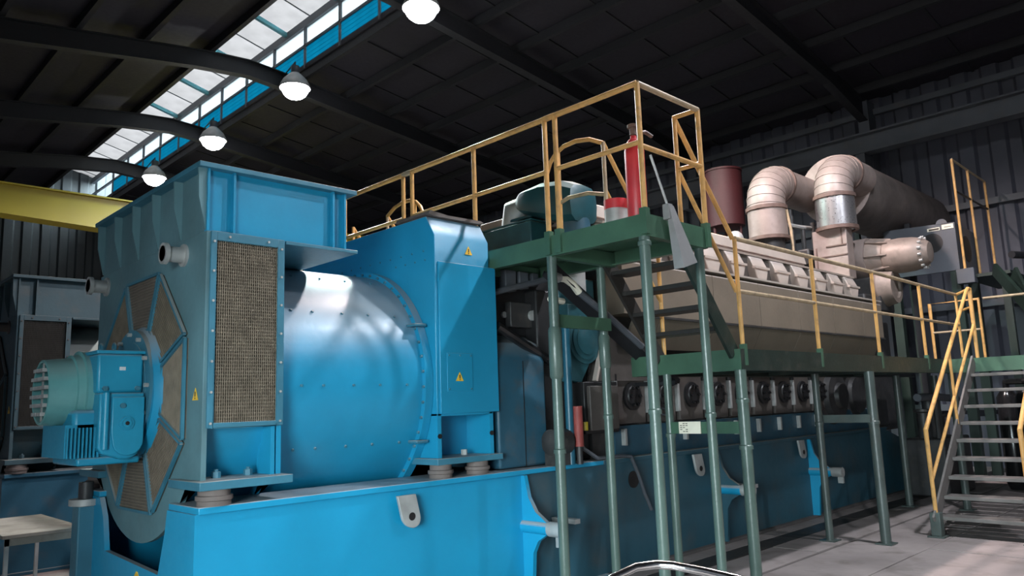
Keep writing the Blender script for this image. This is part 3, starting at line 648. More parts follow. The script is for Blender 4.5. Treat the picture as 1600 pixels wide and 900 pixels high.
# casing: upright panels and the slanting skirt
bnd = [6.05, 6.8, 7.9, 9.0, 10.1, 11.22, 12.3, 13.1]
for sd in (1, -1):
    def my(y): return y if sd == 1 else 2 * YC - y
    for a, b in zip(bnd[:-1], bnd[1:]):
        cp = [(my(4.66), 2.525), (my(4.66), 3.06), (my(4.675), 3.08), (my(4.92), 3.12), (my(4.92), 2.525)]
        if a < 6.1:
            # first panel is cut back along its lower corner
            G().prism(cp, 'x', a + 0.12, b - 0.004).build('casing_panel', BEIGE, t, 0.003)
        else: G().prism(cp, 'x', a + 0.004, b - 0.004).build('casing_panel', BEIGE, t, 0.003)
        sk = [(my(4.665), 2.50), (my(4.70), 2.50), (my(4.86), 2.20), (my(4.825), 2.19)]
        G().prism(sk, 'x', a + 0.004 + (0.3 if a < 6.1 else 0), b - 0.004 - (0.12 if b > 13 else 0)).build('skirt_panel', BEIGE, t, 0.003)
    g = G().box(6.3, 13.1, my(4.64), my(4.68), 2.50, 2.525); g.build('casing_rail', DARKIRON, t)
    BX('casing_ledge', BEIGE_L, t, 6.1, 13.1, my(4.645), my(4.95), 3.082 + 0.03, 3.135)
    # row of rocker covers
    pc = 0.62; n = 11
    for i in range(n):
        xa = 6.30 + i * pc
        wdt = pc * 0.62
        body = G()
        f0, f1 = xa + 0.01, xa + wdt
        v = []
        # front narrows downward like a tooth
        lower = [(f0 + 0.07, my(4.90), 3.20), (f1 - 0.07, my(4.90), 3.20), (f1 - 0.03, my(5.35), 3.20), (f0 + 0.03, my(5.35), 3.20)]
        mid = [(f0, my(4.90), 3.36), (f1, my(4.90), 3.36), (f1, my(5.4), 3.36), (f0, my(5.4), 3.36)]
        topv = [(f0, my(4.98), 3.53), (f1, my(4.98), 3.53), (f1, my(5.42), 3.66), (f0, my(5.42), 3.66)]
        v = lower + mid + topv; f = [(3, 2, 1, 0), (8, 9, 10, 11)]
        for lv in (0, 4):
            for j in range(4): f.append((lv + j, lv + (j + 1) % 4, lv + 4 + (j + 1) % 4, lv + 4 + j))
        body.add(v, f); rcov = body.build('rocker_cover', BEIGE_L, t, 0.012)
        BX('cover_lip', BEIGE_L, rcov, f0 - 0.015, f1 + 0.015, my(4.885), my(4.93), 3.355, 3.385)
    G().prism([(my(5.02), 3.13), (my(5.0), 3.50), (my(5.45), 3.64), (my(5.45), 3.13)], 'x', 6.3, 13.0).build('cylinder_head_wall', CRANKG, t)  # darker paint here imitates the shade in the gaps between covers
    G().prism([(my(4.985), 3.54), (my(5.25), 3.62), (my(5.25), 3.645), (my(4.975), 3.565)], 'x', 6.3, 12.95).build('cover_strip', BEIGE_L, t)
# centre box between the banks
G().prism([(5.27, 3.6), (5.27, 3.70), (5.30, 3.86), (6.80, 3.86), (6.83, 3.70), (6.83, 3.6)], 'x', 6.2, 11.75).build('centre_casing', CLAD, t, 0.01)
G().prism([(5.24, 3.70), (5.27, 3.84), (5.30, 3.86), (5.30, 3.70)], 'x', 6.2, 11.75).build('centre_rim', BEIGE_L, t)
BX('end_bracket', DARKIRON, t, 13.1, 13.6, 4.9, 7.2, 1.09, 3.3, 0.03)
BX('cooler_block', DARKIRON, t, 13.6, 14.6, 5.1, 7.0, 1.0, 2.9, 0.04)
# blue intake housing at the driving end
BX('intake_base', BLUE_HOOD, t, 5.60, 6.2, 5.45, 6.55, 2.75, 3.30, 0.03)
bk = BX('intake_box', BLUE_HOOD, t, 5.82, 6.15, 5.58, 6.40, 3.28, 3.62, 0.012)
BX('intake_box_lid', BLUE_HOOD, bk, 5.80, 6.17, 5.56, 6.42, 3.62, 3.635)
BX('intake_plate', BLUE_HOOD, t, 5.95, 6.35, 5.3, 6.15, 3.70, 3.735, 0.01)
hd = G(); 
secs = [(5.02, 3.60, 3.86, 0.10), (5.06, 3.52, 3.94, 0.22), (5.2, 3.52, 4.01, 0.26), (5.5, 3.62, 4.05, 0.26), (5.8, 3.74, 4.02, 0.24), (5.9, 3.80, 3.98, 0.18)]
v = []; n_ = 12
for (y, za, zb, hw) in secs:
    for j in range(n_):
        a = 2 * PI * j / n_; ca, sa = math.cos(a), math.sin(a)
        sq = lambda q: math.copysign(abs(q) ** 0.6, q)
        v.append((6.10 + hw * sq(ca), y, (za + zb) / 2 + (zb - za) / 2 * sq(sa)))
f = [tuple(range(n_)), tuple(range(len(secs) * n_ - 1, (len(secs) - 1) * n_ - 1, -1))]
for i in range(len(secs) - 1):
    for j in range(n_): p, q = i * n_ + j, i * n_ + (j + 1) % n_; f.append((p, q, q + n_, p + n_))
hd.add(v, f); hb = hd.build('intake_hood', BLUE_HOOD, t)
CY('hood_neck', BLUE_DK, t, (6.1, 5.2, 3.1), (6.1, 5.2, 3.6), 0.17)
G().tube([(6.1, 6.1, 3.66), (6.1, 6.05, 3.85), (6.1, 5.9, 3.88)], [0.16, 0.15, 0.13], 14).build('intake_elbow', WORN, t)
CY('breather', WORN, t, (5.75, 4.95, 2.72), (5.75, 4.95, 2.95), 0.12)
BX('driving_end_block', BLACK, t, 4.9, 6.0, 5.2, 7.0, 2.3, 2.95, 0.02)
TB('cross_conduit', STEEL_G, t, [(4.72, 5.05, 2.67), (5.45, 5.05, 2.86)], 0.03, 10)
for x, w_ in ((4.95, 0.14), (5.14, 0.12), (5.32, 0.08)): BX('junction_box', STEEL_G, t, x, x + w_, 5.10, 5.2, 2.72 + (x - 4.95) * .2, 2.92, 0.006)
BX('instrument_frame', DARKIRON, t, 5.02, 5.40, 5.12, 5.2, 2.38, 2.62, 0.01)
CY('gauge', WORN, t, (5.30, 5.12, 2.5), (5.30, 5.09, 2.5), 0.05, None, 16); CY('gauge', WORN, t, (5.00, 5.2, 2.5), (5.00, 5.18, 2.5), 0.03, None, 16)
TB('slanting_pipe', BLACK_GL, t, [(4.72, 5.0, 2.36), (5.1, 5.02, 2.2), (5.7, 5.03, 1.95)], 0.045, 10)
BX('blue_side_box', BLUE_HOOD, t, 5.55, 6.10, 4.98, 5.06, 2.62, 2.90, 0.01)

# turbocharger at the free end of the near bank
t = thing('turbocharger', (13.7, 5.0, 3.4), 'large dusty metal turbocharger behind the end of the beige casing', 'turbocharger')
G().lathe((13.7, 5.32, 3.95), (0, -1, 0), [(0, 0.33), (0.0, 0.37), (0.32, 0.375), (0.37, 0.37), (0.37, 0.31), (0.34, 0.30), (0.34, 0.0)], 36).build('filter_drum', CLAD, t)
G().lathe((13.7, 5.0, 3.95), (0, -1, -0.03), [(0, 0.335), (0.10, 0.33), (0.30, 0.265), (0.32, 0.285), (0.55, 0.30), (0.75, 0.285), (0.9, 0.25), (1.0, 0.17), (1.03, 0.0)], 32).build('compressor_shell', CAST, t)
g = G()
for k_ in range(8):
    a = 2 * PI * k_ / 8; ca, sa = math.cos(a), math.sin(a)
    g.beam((13.7 + 0.33 * ca, 4.95, 3.95 + 0.33 * sa), (13.7 + 0.27 * ca, 4.60, 3.945 + 0.27 * sa), 0.025, 0.07, (ca, 0, sa))
g.build('shell_rib', CAST, t)
tag(bolts([(13.7 + 0.26 * math.cos(math.radians(a)), 4.12, 3.925 + 0.26 * math.sin(math.radians(a))) for a in range(0, 360, 24)], (0, -1, 0), 0.022, 0.05).build('shell_bolts', WORN, t), kind='stuff')
G().lathe((13.7, 4.90, 3.42), (0, -1, 0), [(0, 0.33), (0.1, 0.35), (0.2, 0.31), (0.32, 0.28), (0.32, 0.2), (0.28, 0.19), (0.28, 0)], 28).build('outlet_volute', CAST, t)
BX('turbo_bracket', DARKIRON, t, 13.4, 14.0, 4.75, 5.4, 3.0, 3.6, 0.03)

# exhaust risers and duct
def elbow(cx, cy, z0, z1, R, r, n=10):
    p = [(cx, cy, z0), (cx, cy, z1)]
    for i in range(1, n + 1):
        a = PI / 2 * i / n; p.append((cx + R - R * math.cos(a), cy, z1 + R * math.sin(a)))
    return p
def riser(name, label, cx, cy, zb, zc, ztop, R, r, xend, sleeve):
    t = thing(name, (cx, cy, zb), label, 'exhaust pipe', 'exhaust risers')
    CY('lower_sleeve', sleeve, t, (cx, cy, zb), (cx, cy, zc), r * 1.02, None, 32)
    G().ring((cx, cy, zc - 0.02), (0, 0, 1), r * 0.9, r * 1.1, 0.06, 32).build('collar', BAND, t)
    G().ring((cx, cy, zb - 0.02), (0, 0, 1), r * 0.9, r * 1.1, 0.06, 32).build('collar', BAND, t)
    p = elbow(cx, cy, zc + 0.03, ztop - R, R, r, 7)
    # lobster-back segments, each a slightly proud gore
    for a, b in zip(p[:-1], p[1:]):
        pass
    G().tube(p, r, 32).build('elbow', CLAD, t)
    for i in range(1, len(p) - 1):
        tdir = (Vector(p[i + 1]) - Vector(p[i - 1])).normalized()
        G().ring(Vector(p[i]) - tdir * 0.012, tdir, r * 0.98, r * 1.025, 0.024, 32).build('gore_seam', CLAD, t)
    CY('run', CLAD, t, p[-1], (xend, cy, ztop), r, None, 32)
    G().ring((p[-1][0] + 0.03, cy, ztop), (1, 0, 0), r * 0.95, r * 1.08, 0.05, 32).build('collar', BAND, t)
    return t
r1 = riser('exhaust_riser', 'beige clad exhaust riser on the left, bending over towards the big duct', 12.5, 6.2, 4.36, 4.90, 5.45, 0.48, 0.325, 14.2, CLAD)
r2_ = riser('exhaust_riser', 'exhaust riser on the right with a shiny metal sleeve above a square box', 13.0, 5.2, 4.42, 4.98, 5.52, 0.50, 0.315, 14.2, FOIL)
bx = G().prism([(12.78, 3.55), (13.06, 3.55), (13.06, 4.42), (12.80, 4.42)], 'y', 4.98, 5.56).build('transition_box', CLAD, r2_, 0.012)
g = G()
for a, b in (((12.785, 4.99, 4.12), (12.785, 5.33, 4.12)), ((12.79, 5.06, 4.12), (12.80, 5.06, 4.42)), ((12.785, 4.98, 3.95), (12.785, 5.56, 3.95)), ((12.785, 5.50, 3.7), (12.785, 5.50, 4.12))): g.beam(a, b, 0.02, 0.02)
g.build('clamp_bar', BAND, bx)
CY('riser_stub', DARKIRON, r1, (12.5, 6.2, 3.8), (12.5, 6.2, 4.36), 0.27, None, 24)
TB('drain_pipe', YELLOW_W, r1, [(12.55, 5.86, 4.85), (12.62, 5.84, 4.5), (12.64, 5.84, 4.1), (12.6, 5.84, 3.86)], 0.025, 8)
t = thing('exhaust_duct', (16.5, 5.65, 4.9), 'big soiled horizontal exhaust duct running back to the wall', 'duct')
CY('duct_body', CLAD_D, t, (14.2, 5.65, 5.45), (18.85, 5.65, 5.45), 0.64, None, 48)
G().lathe((14.2, 5.65, 5.45), (-1, 0, 0), [(0, 0.66), (0.02, 0.66), (0.02, 0.6), (0.06, 0.4), (0.06, 0.0)], 48).build('end_cap', CLAD, t)
G().beam((16.4, 5.65, 4.82), (16.4, 5.65, 4.75), 1.2, 0.2, (1, 0, 0)).build('duct_saddle', STEEL_D, t)
for y in (5.15, 6.15): BX('saddle_leg', STEEL_D, t, 16.35, 16.45, y - 0.05, y + 0.05, 0.0, 5.0)

# clutter behind the near rail, on the engine top
t = thing('air_valve', (11.6, 6.3, 3.86), 'small grey dome valve on the engine top left of the exhaust riser', 'valve')
G().ball((11.6, 6.35, 4.28), 0.14, 14, (1, 1, 1.1)).build('dome', WORN, t)
CY('neck', WORN, t, (11.6, 6.35, 3.86), (11.6, 6.35, 4.2), 0.09)
G().ring((11.6, 6.35, 4.02), (0, 0, 1), 0.08, 0.13, 0.04, 18).build('flange', WORN, t)
t = thing('pipe_cluster', (12.9, 6.0, 3.86), 'dark upright pipes and fittings between the two exhaust risers', 'pipes')
for i, (x, y, z) in enumerate(((12.9, 5.95, 4.8), (13.1, 5.85, 4.6), (13.3, 5.75, 4.7), (13.2, 6.1, 5.0))):
    CY('pipe', DARKIRON, t, (x, y, 3.86), (x, y, z), 0.04, None, 10)
TB('cross_pipe', WORN, t, [(12.7, 5.95, 4.62), (13.05, 5.85, 4.6), (13.45, 5.72, 4.6)], 0.04, 8)
BX('manifold', DARKIRON, t, 12.75, 13.6, 5.62, 6.2, 3.86, 4.15, 0.03)
CY('manifold_foot', DARKIRON, t, (12.9, 6.0, 3.4), (12.9, 6.0, 3.9), 0.1, None, 10)

# ================================================================== WALKWAY along the engine
def rail(g, path, r=0.021): return g.tube(path, r, 8)
t = wk = thing('walkway', (9.8, 3.9, 0), 'long green steel walkway beside the engine, with yellow pipe rail', 'walkway')
BX('deck_plate', GREEN_W, t, 6.2, 12.0, 3.44, 4.62, 2.035, 2.065)
BX('deck_plate', GREEN_W, t, 12.004, 14.0, 2.1, 4.62, 2.035, 2.065)
def channel(g, a, b, h, fl, inward):
    a = Vector(a); b = Vector(b); iv = Vector(inward)
    g.beam(a, b, 0.012, h); 
    for dz in (h / 2 - 0.006, -h / 2 + 0.006): g.beam(a + iv * fl / 2 + Vector((0, 0, dz)), b + iv * fl / 2 + Vector((0, 0, dz)), fl, 0.012)
    return g
channel(G(), (6.2, 3.43, 1.98), (12.0, 3.43, 1.98), 0.19, 0.06, (0, 1, 0)).build('edge_beam', GREEN_W, t)
channel(G(), (6.2, 4.62, 1.98), (14.0, 4.62, 1.98), 0.19, 0.06, (0, -1, 0)).build('edge_beam', GREEN_W, t)
channel(G(), (6.19, 3.43, 1.98), (6.19, 4.62, 1.98), 0.19, 0.06, (1, 0, 0)).build('end_beam', GREEN_P, t)
channel(G(), (12.0, 2.1, 1.98), (12.0, 3.43, 1.98), 0.19, 0.06, (1, 0, 0)).build('end_beam', GREEN_P, t)
channel(G(), (12.0, 2.1, 1.98), (14.0, 2.1, 1.98), 0.19, 0.06, (0, 1, 0)).build('edge_beam', GREEN_W, t)
for x in (7.6, 9.0, 10.4, 11.6): BX('cross_beam', GREEN_W, t, x - 0.03, x + 0.03, 3.44, 4.61, 1.9, 2.03)
def leg(t, x, y, ztop, r, sleeves=(), m=None):
    m = m or GREEN_LEG
    l = CY('leg', m, t, (x, y, 0.012), (x, y, ztop), r, None, 16)
    BX('base_plate', m, l, x - 0.09, x + 0.09, y - 0.09, y + 0.09, 0.0, 0.012)
    for z, rr in sleeves: G().lathe((x, y, z), (0, 0, 1), [(0, r), (0, rr), (0.03, rr), (0.04, r)], 16).build('pipe_collar', m, l)
    return l
leg(t, 6.2, 3.45, 1.89, 0.05, ((1.2, 0.062), (1.6, 0.058)))
leg(t, 6.2, 4.22, 1.89, 0.04, ((1.30, 0.05),))
leg(t, 9.02, 3.42, 1.89, 0.055, ((1.30, 0.065),), LEG_GREY)
leg(t, 8.87, 3.98, 1.89, 0.042, ((1.30, 0.05),), LEG_GREY)
leg(t, 12.1, 3.45, 1.89, 0.05, (), LEG_GREY); leg(t, 12.1, 4.2, 1.89, 0.05, (), LEG_GREY); leg(t, 13.8, 2.2, 1.89, 0.05, (), LEG_GREY); leg(t, 13.8, 4.2, 1.89, 0.05, (), LEG_GREY)
BX('tie_beam', GREEN_P, t, 6.17, 6.20, 3.45, 4.22, 1.335, 1.44)
BX('tie_beam', LEG_GREY, t, 8.92, 8.95, 3.42, 3.98, 1.32, 1.41)
RY = 3.45
TB('top_rail', YELLOW_W, t, [(6.28, RY, 3.09), (9.5, RY, 3.09), (12.74, RY, 3.06)], 0.022)
TB('mid_rail', YELLOW_W, t, [(6.28, RY, 2.60), (12.74, RY, 2.60)], 0.019)
for x in (6.28, 7.85, 9.50, 11.13, 12.74):
    p = TB('rail_post', YELLOW, t, [(x, RY, 2.12), (x, RY, 3.08)], 0.020)
    BX('post_socket', GREEN_P, p, x - 0.025, x + 0.025, RY - 0.03, RY + 0.02, 1.93, 2.12)
# rail across the end of the landing
TB('end_rail', YELLOW, t, [(14.0, 3.47, 2.06), (14.0, 3.47, 3.09), (14.0, 4.2, 3.09), (14.0, 4.2, 2.06)], 0.022)
TB('end_mid_rail', YELLOW_W, t, [(14.0, 3.47, 2.6), (14.0, 4.2, 2.6)], 0.018)
TB('end_rail', YELLOW_W, t, [(14.0, 2.15, 2.06), (14.0, 2.15, 3.09), (14.0, 3.40, 3.09)], 0.022)

# sign board on the tie beam
t = thing('sign_board', (6.15, 3.95, 1.38), 'small cream sign board fixed to the green tie beam', 'sign')
BX('board', CREAM, t, 6.150, 6.165, 3.865, 4.095, 1.335, 1.445, 0.003)
g = G()
for j in range(5):
    for i in range(3):
        if (i * 5 + j * 3) % 4: g.box(6.1485, 6.15, 4.08 - i * 0.03 - 0.022, 4.08 - i * 0.03, 1.352 + j * 0.018, 1.352 + j * 0.018 + 0.007)
g.build('print', INK, t)

# ================================================================== UPPER PLATFORM crossing the machine
t = up_ = thing('crossing_platform', (5.08, 5.9, 0), 'high green crossing platform on tall pipe legs with yellow guard rail', 'platform')
PX0, PX1, PY0, PY1, PZ = 4.65, 5.50, 3.27, 8.80, 3.03
BX('deck_plate', GREEN_P, t, PX0, PX1, PY0, PY1, PZ - 0.03, PZ)
channel(G(), (PX0, PY0, 2.955), (PX0, PY1, 2.955), 0.17, 0.06, (1, 0, 0)).build('edge_beam', GREEN_P, t)
channel(G(), (PX1, PY0, 2.955), (PX1, PY1, 2.955), 0.17, 0.06, (-1, 0, 0)).build('edge_beam', GREEN_P, t)
channel(G(), (PX0, PY0, 2.955), (PX1, PY0, 2.955), 0.17, 0.06, (0, 1, 0)).build('end_beam', GREEN_P, t)
channel(G(), (PX0, PY1, 2.955), (PX1, PY1, 2.955), 0.17, 0.06, (0, -1, 0)).build('end_beam', GREEN_P, t)
for y in (4.25, 5.2, 6.2, 7.2, 8.0): BX('cross_beam', GREEN_P, t, PX0, PX1, y - 0.03, y + 0.03, 2.86, 2.99)
leg(t, 4.68, 3.31, 2.87, 0.042, ((2.80, 0.052), (1.55, 0.05)))
leg(t, 5.45, 3.32, 2.87, 0.038, ((1.5, 0.046),))
lc = leg(t, 4.68, 4.26, 2.87, 0.042, ((1.25, 0.052),))
G().lathe((4.68, 4.26, 1.85), (0, 0, 1), [(0, 0.044), (0.02, 0.056), (0.40, 0.056), (0.43, 0.044)], 16).build('pipe_sleeve', GREEN_LEG, lc)
ld_ = leg(t, 5.45, 4.36, 2.87, 0.040, ((1.5, 0.048),))
G().lathe((5.45, 4.36, 1.95), (0, 0, 1), [(0, 0.042), (0.02, 0.052), (0.28, 0.052), (0.3, 0.042)], 16).build('pipe_sleeve', GREEN_LEG, ld_)
leg(t, 4.68, 8.75, 2.87, 0.042); leg(t, 5.45, 8.75, 2.87, 0.042)
BX('tie_beam', GREEN_P, t, 4.68, 5.45, 4.27, 4.30, 2.28, 2.39)
for y0_, y1_ in ((3.27, 4.13), (4.25, 6.13), (6.28, 8.78)):
    TB('top_rail', YELLOW, t, [(PX0, y0_, 4.07), (PX0, y1_, 4.07)], 0.024)
    TB('mid_rail', YELLOW, t, [(PX0, y0_, 3.60), (PX0, y1_, 3.60)], 0.020)
TB('top_rail', YELLOW, t, [(PX0, 4.13, 4.07), (PX0, 4.25, 4.07)], 0.026); TB('top_rail', YELLOW_W, t, [(PX0, 6.13, 4.07), (PX0, 6.28, 4.07)], 0.026)
TB('end_top_rail', YELLOW_W, t, [(PX0, 3.27, 4.07), (PX1, 3.27, 4.07)], 0.024); TB('end_mid_rail', YELLOW, t, [(PX0, 3.27, 3.57), (PX1, 3.27, 3.57)], 0.021)
for (x, y) in ((PX0, 3.27), (PX0, 4.13), (PX0, 4.25), (PX0, 5.17), (PX0, 6.13), (PX0, 6.28), (PX0, 7.4), (PX0, 8.78), (PX1, 3.27)):
    p = TB('rail_post', YELLOW, t, [(x, y, 3.06), (x, y, 4.07)], 0.022)
    BX('post_socket', GREEN_P, p, x - 0.03, x + 0.025, y - 0.03, y + 0.03, 2.88, 3.08)
# stair-head frame on the engine side and curved rail ends
TB('stairhead_post', YELLOW, t, [(PX1, 3.50, 3.03), (PX1, 3.50, 4.07)], 0.020)
TB('stairhead_rail', YELLOW, t, [(PX1, 3.27, 4.07), (PX1, 3.51, 4.07)], 0.020); TB('stairhead_rail', YELLOW, t, [(PX1, 3.27, 3.60), (PX1, 3.51, 3.60)], 0.018)
for m in (0, 1):
    def my2(y): return y if m == 0 else 12.06 - y
    TB('curved_rail', YELLOW, t, [(PX1, my2(4.29), 4.06), (PX1, my2(4.45), 4.14), (PX1, my2(4.62), 4.17), (PX1, my2(4.78), 4.16), (PX1, my2(4.88), 4.12), (PX1, my2(4.97), 4.04), (PX1, my2(5.02), 3.94), (PX1, my2(5.04), 3.84)], 0.022)
    TB('curved_mid_rail', YELLOW_W, t, [(PX1, my2(4.29), 3.56), (PX1, my2(4.5), 3.62), (PX1, my2(4.75), 3.63), (PX1, my2(4.86), 3.60)], 0.020)
    TB('stairhead_post', YELLOW_W, t, [(PX1, my2(4.29), 3.03), (PX1, my2(4.29), 4.07)], 0.020)
    TB('stairhead_post', YELLOW, t, [(PX1, my2(4.86), 3.03), (PX1, my2(4.86), 4.12)], 0.020)
TB('stairhead_post', YELLOW, t, [(PX1, 8.55, 3.03), (PX1, 8.55, 4.07)], 0.020)

up2 = dup(up_, (5.08, 5.9 + 5.64, 0), 'rear crossing platform, glimpsed as yellow rail under the generator hood')
# short stair from platform down to walkway
def short_stair(y0, y1, label, near):
    t = thing('short_stair', (5.9, (y0 + y1) / 2, 2.06), label, 'stair')
    for y in (y0, y1):
        G().beam((5.45, y, 2.94), (6.20, y, 2.04), 0.03, 0.15, (0, 0, 1)).build('stringer', GREEN_W if y == y0 else STAIR_DK, t)
    for x, z in ((5.60, 2.83), (5.74, 2.65), (5.88, 2.46), (6.02, 2.27)):
        BX('tread', STAIR_DK, t, x - 0.10, x + 0.12, y0 + 0.015, y1 - 0.015, z - 0.04, z, 0.004)
    return t
ss = short_stair(3.50, 4.29, 'short dark stair down from the crossing platform to the walkway', True)
for y, lb in ((3.50, 0), (4.29, 1)):
    TB('handrail', YELLOW, ss, [(5.50, y, 4.06), (6.28, 3.47 if lb == 0 else y, 3.09)], 0.021)
    TB('knee_rail', YELLOW, ss, [(5.50, y, 3.60), (6.28, 3.47 if lb == 0 else y, 2.60)], 0.019)
TB('handrail_post', YELLOW, ss, [(6.28, 4.29, 2.06), (6.28, 4.29, 3.09)], 0.02)
ss2 = short_stair(7.77, 8.55, 'short stair on the far side of the crossing platform, only its rails showing', False)
for y in (7.77, 8.55):
    TB('handrail', YELLOW, ss2, [(5.50, y, 4.06), (6.28, y, 3.09)], 0.021); TB('knee_rail', YELLOW, ss2, [(5.50, y, 3.60), (6.28, y, 2.60)], 0.019)
    TB('handrail_post', YELLOW, ss2, [(6.28, y, 2.06), (6.28, y, 3.09)], 0.02)
t = thing('far_walkway', (9.8, 8.2, 0), 'green walkway on the far side of the front engine', 'walkway')
BX('deck_plate', GREEN_P, t, 6.2, 12.5, 7.75, 8.62, 2.0, 2.06)
for x in (6.3, 9.0, 12.3):
    for y in (7.8, 8.55): CY('leg', GREEN_LEG, t, (x, y, 0), (x, y, 2.0), 0.045, None, 12)
TB('top_rail', YELLOW, t, [(6.28, 8.6, 3.09), (12.5, 8.6, 3.09)], 0.022)
for x in (7.85, 9.5, 11.1, 12.5): TB('rail_post', YELLOW, t, [(x, 8.6, 2.06), (x, 8.6, 3.09)], 0.02)

# things on and at the platform
t = thing('gas_bottle', (4.90, 3.47, PZ), 'tall red extinguisher bottle standing on the platform corner', 'extinguisher')
G().lathe((4.885, 3.50, PZ), (0, 0, 1), [(0, 0.072), (0.02, 0.080), (0.60, 0.080), (0.66, 0.068), (0.70, 0.04), (0.71, 0.025), (0.73, 0.025)], 28).build('bottle', RED, t)
CY('valve', BAND, t, (4.885, 3.50, PZ + 0.74), (4.885, 3.50, PZ + 0.80), 0.028, None, 12)
CY('hand_wheel', BAND, t, (4.885, 3.50, PZ + 0.80), (4.885, 3.50, PZ + 0.825), 0.045, None, 14)
TB('hose', BAND, t, [(4.92, 3.49, PZ + 0.76), (5.0, 3.46, PZ + 0.78), (5.06, 3.44, PZ + 0.75)], 0.016, 8)
t = thing('paint_drum', (4.70, 3.68, PZ), 'small red and whitish drum beside the extinguisher bottle', 'drum')
CY('drum_body', WORN, t, (5.0, 3.80, PZ), (5.0, 3.80, PZ + 0.20), 0.10, None, 24)
CY('drum_top', RED, t, (5.0, 3.80, PZ + 0.20), (5.0, 3.80, PZ + 0.28), 0.101, None, 24)
t = thing('dust_scoop', (4.95, 3.2, 2.7), 'long handled grey scoop hanging blade down on the platform edge', 'scoop')
TB('handle', WORN, t, [(4.72, 3.235, 3.50), (4.905, 3.225, 3.10)], 0.010, 8)
G().add([(4.885, 3.235, 3.13), (4.945, 3.235, 3.13), (4.885, 3.205, 3.13), (4.945, 3.205, 3.13), (4.965, 3.25, 2.64), (5.155, 3.25, 2.70), (4.965, 3.16, 2.64), (5.155, 3.16, 2.70)],
        [(0, 1, 3, 2), (4, 6, 7, 5), (2, 3, 7, 6), (0, 4, 5, 1), (0, 2, 6, 4), (1, 5, 7, 3)]).build('blade', GREY_PL, t)
BX('blade_clip', GREY_PL, t, 4.875, 4.93, 3.205, 3.26, 3.02, 3.14)

# ================================================================== MAIN STAIR on the right
t = thing('main_stair', (10.9, 2.65, 0), 'open steel stair with yellow handrails at the right edge', 'stair')
NY0, NY1 = 2.18, 3.12
sx0, sz0, sx1, sz1 = 9.72, 0.16, 11.98, 2.04
for y in (NY0, NY1): G().beam((sx0, y, sz0), (sx1, y, sz1), 0.025, 0.17, (0, 0, 1)).build('stringer', TREADM, t)
tr = None
for i in range(9):
    f_ = (i + 0.55) / 9.6; x = sx0 + 0.1 + (sx1 - sx0) * f_; z = 0.22 + i * 0.2045
    if tr is None: tr = BX('tread', TREADM, t, x - 0.13, x + 0.13, NY0 + 0.015, NY1 - 0.015, z - 0.04, z, 0.004); xz = (x, z)
    else: piece(tr, 'tread', t, (x - xz[0], 0, z - xz[1]))
for y in (NY0, NY1):
    BX('foot_post', LEG_GREY, t, 9.71, 9.83, y - 0.055, y + 0.055, 0.012, 0.27, 0.008)
    BX('foot_plate', LEG_GREY, t, 9.67, 9.87, y - 0.09, y + 0.09, 0.0, 0.012)
    TB('handrail', YELLOW, t, [(9.77, y, 0.27), (9.745, y, 1.20), (12.02, y, 3.00), (12.12, y, 3.06), (12.2, y, 3.06), (12.2, y, 2.06)], 0.023)
    TB('knee_rail', YELLOW, t, [(9.76, y, 0.62), (12.2, y, 2.55)], 0.020)
    TB('rail_post', YELLOW, t, [(10.95, y, 1.22), (10.95, y, 2.14)], 0.018)
TB('rail_link', YELLOW, t, [(12.2, NY1, 3.06), (12.74, 3.43, 3.06)], 0.021); TB('rail_link', YELLOW, t, [(12.2, NY1, 2.8), (12.74, 3.43, 2.8)], 0.018)

# machinery in the dark beyond the stair
t = thing('filter_column', (14.6, 3.0, 0), 'dark glossy upright filter vessels behind the stair treads', 'vessel')
for x, y in ((14.4, 2.6), (14.5, 3.1), (14.9, 3.45)):
    G().lathe((x, y, 0), (0, 0, 1), [(0, 0.12), (0.1, 0.16), (1.5, 0.16), (1.6, 0.1), (1.6, 0)], 20).build('vessel', BLACK_GL, t)
TB('link_pipe', BLACK_GL, t, [(14.4, 2.6, 1.75), (14.5, 3.1, 1.75), (14.9, 3.45, 1.75)], 0.05, 10)
for x, y in ((14.4, 2.6), (14.9, 3.45)): CY('vessel_neck', BLACK_GL, t, (x, y, 1.6), (x, y, 1.76), 0.05, None, 10)
t = thing('fluid_module', (14.3, 4.2, 0), 'dark pipework module in shadow under the landing', 'pipework')
BX('tank', DARKIRON, t, 13.3, 14.6, 4.0, 4.6, 0.0, 0.9, 0.03)
for i, (x, z) in enumerate(((13.4, 1.3), (13.7, 1.5), (14.1, 1.2))):
    G().lathe((x, 4.3, 0.9), (0, 0, 1), [(0, 0.1), (z - 0.9, 0.1), (z - 0.88, 0.14), (z - 0.84, 0.14), (z - 0.84, 0)], 16).build('valve_stack', DARKIRON, t)
TB('header_pipe', STEEL_G, t, [(12.6, 4.1, 1.55), (13.4, 4.1, 1.55), (14.5, 4.1, 1.5)], 0.06, 12)
CY('header_support', DARKIRON, t, (13.4, 4.1, 0.9), (13.4, 4.1, 1.5), 0.04, None, 10)

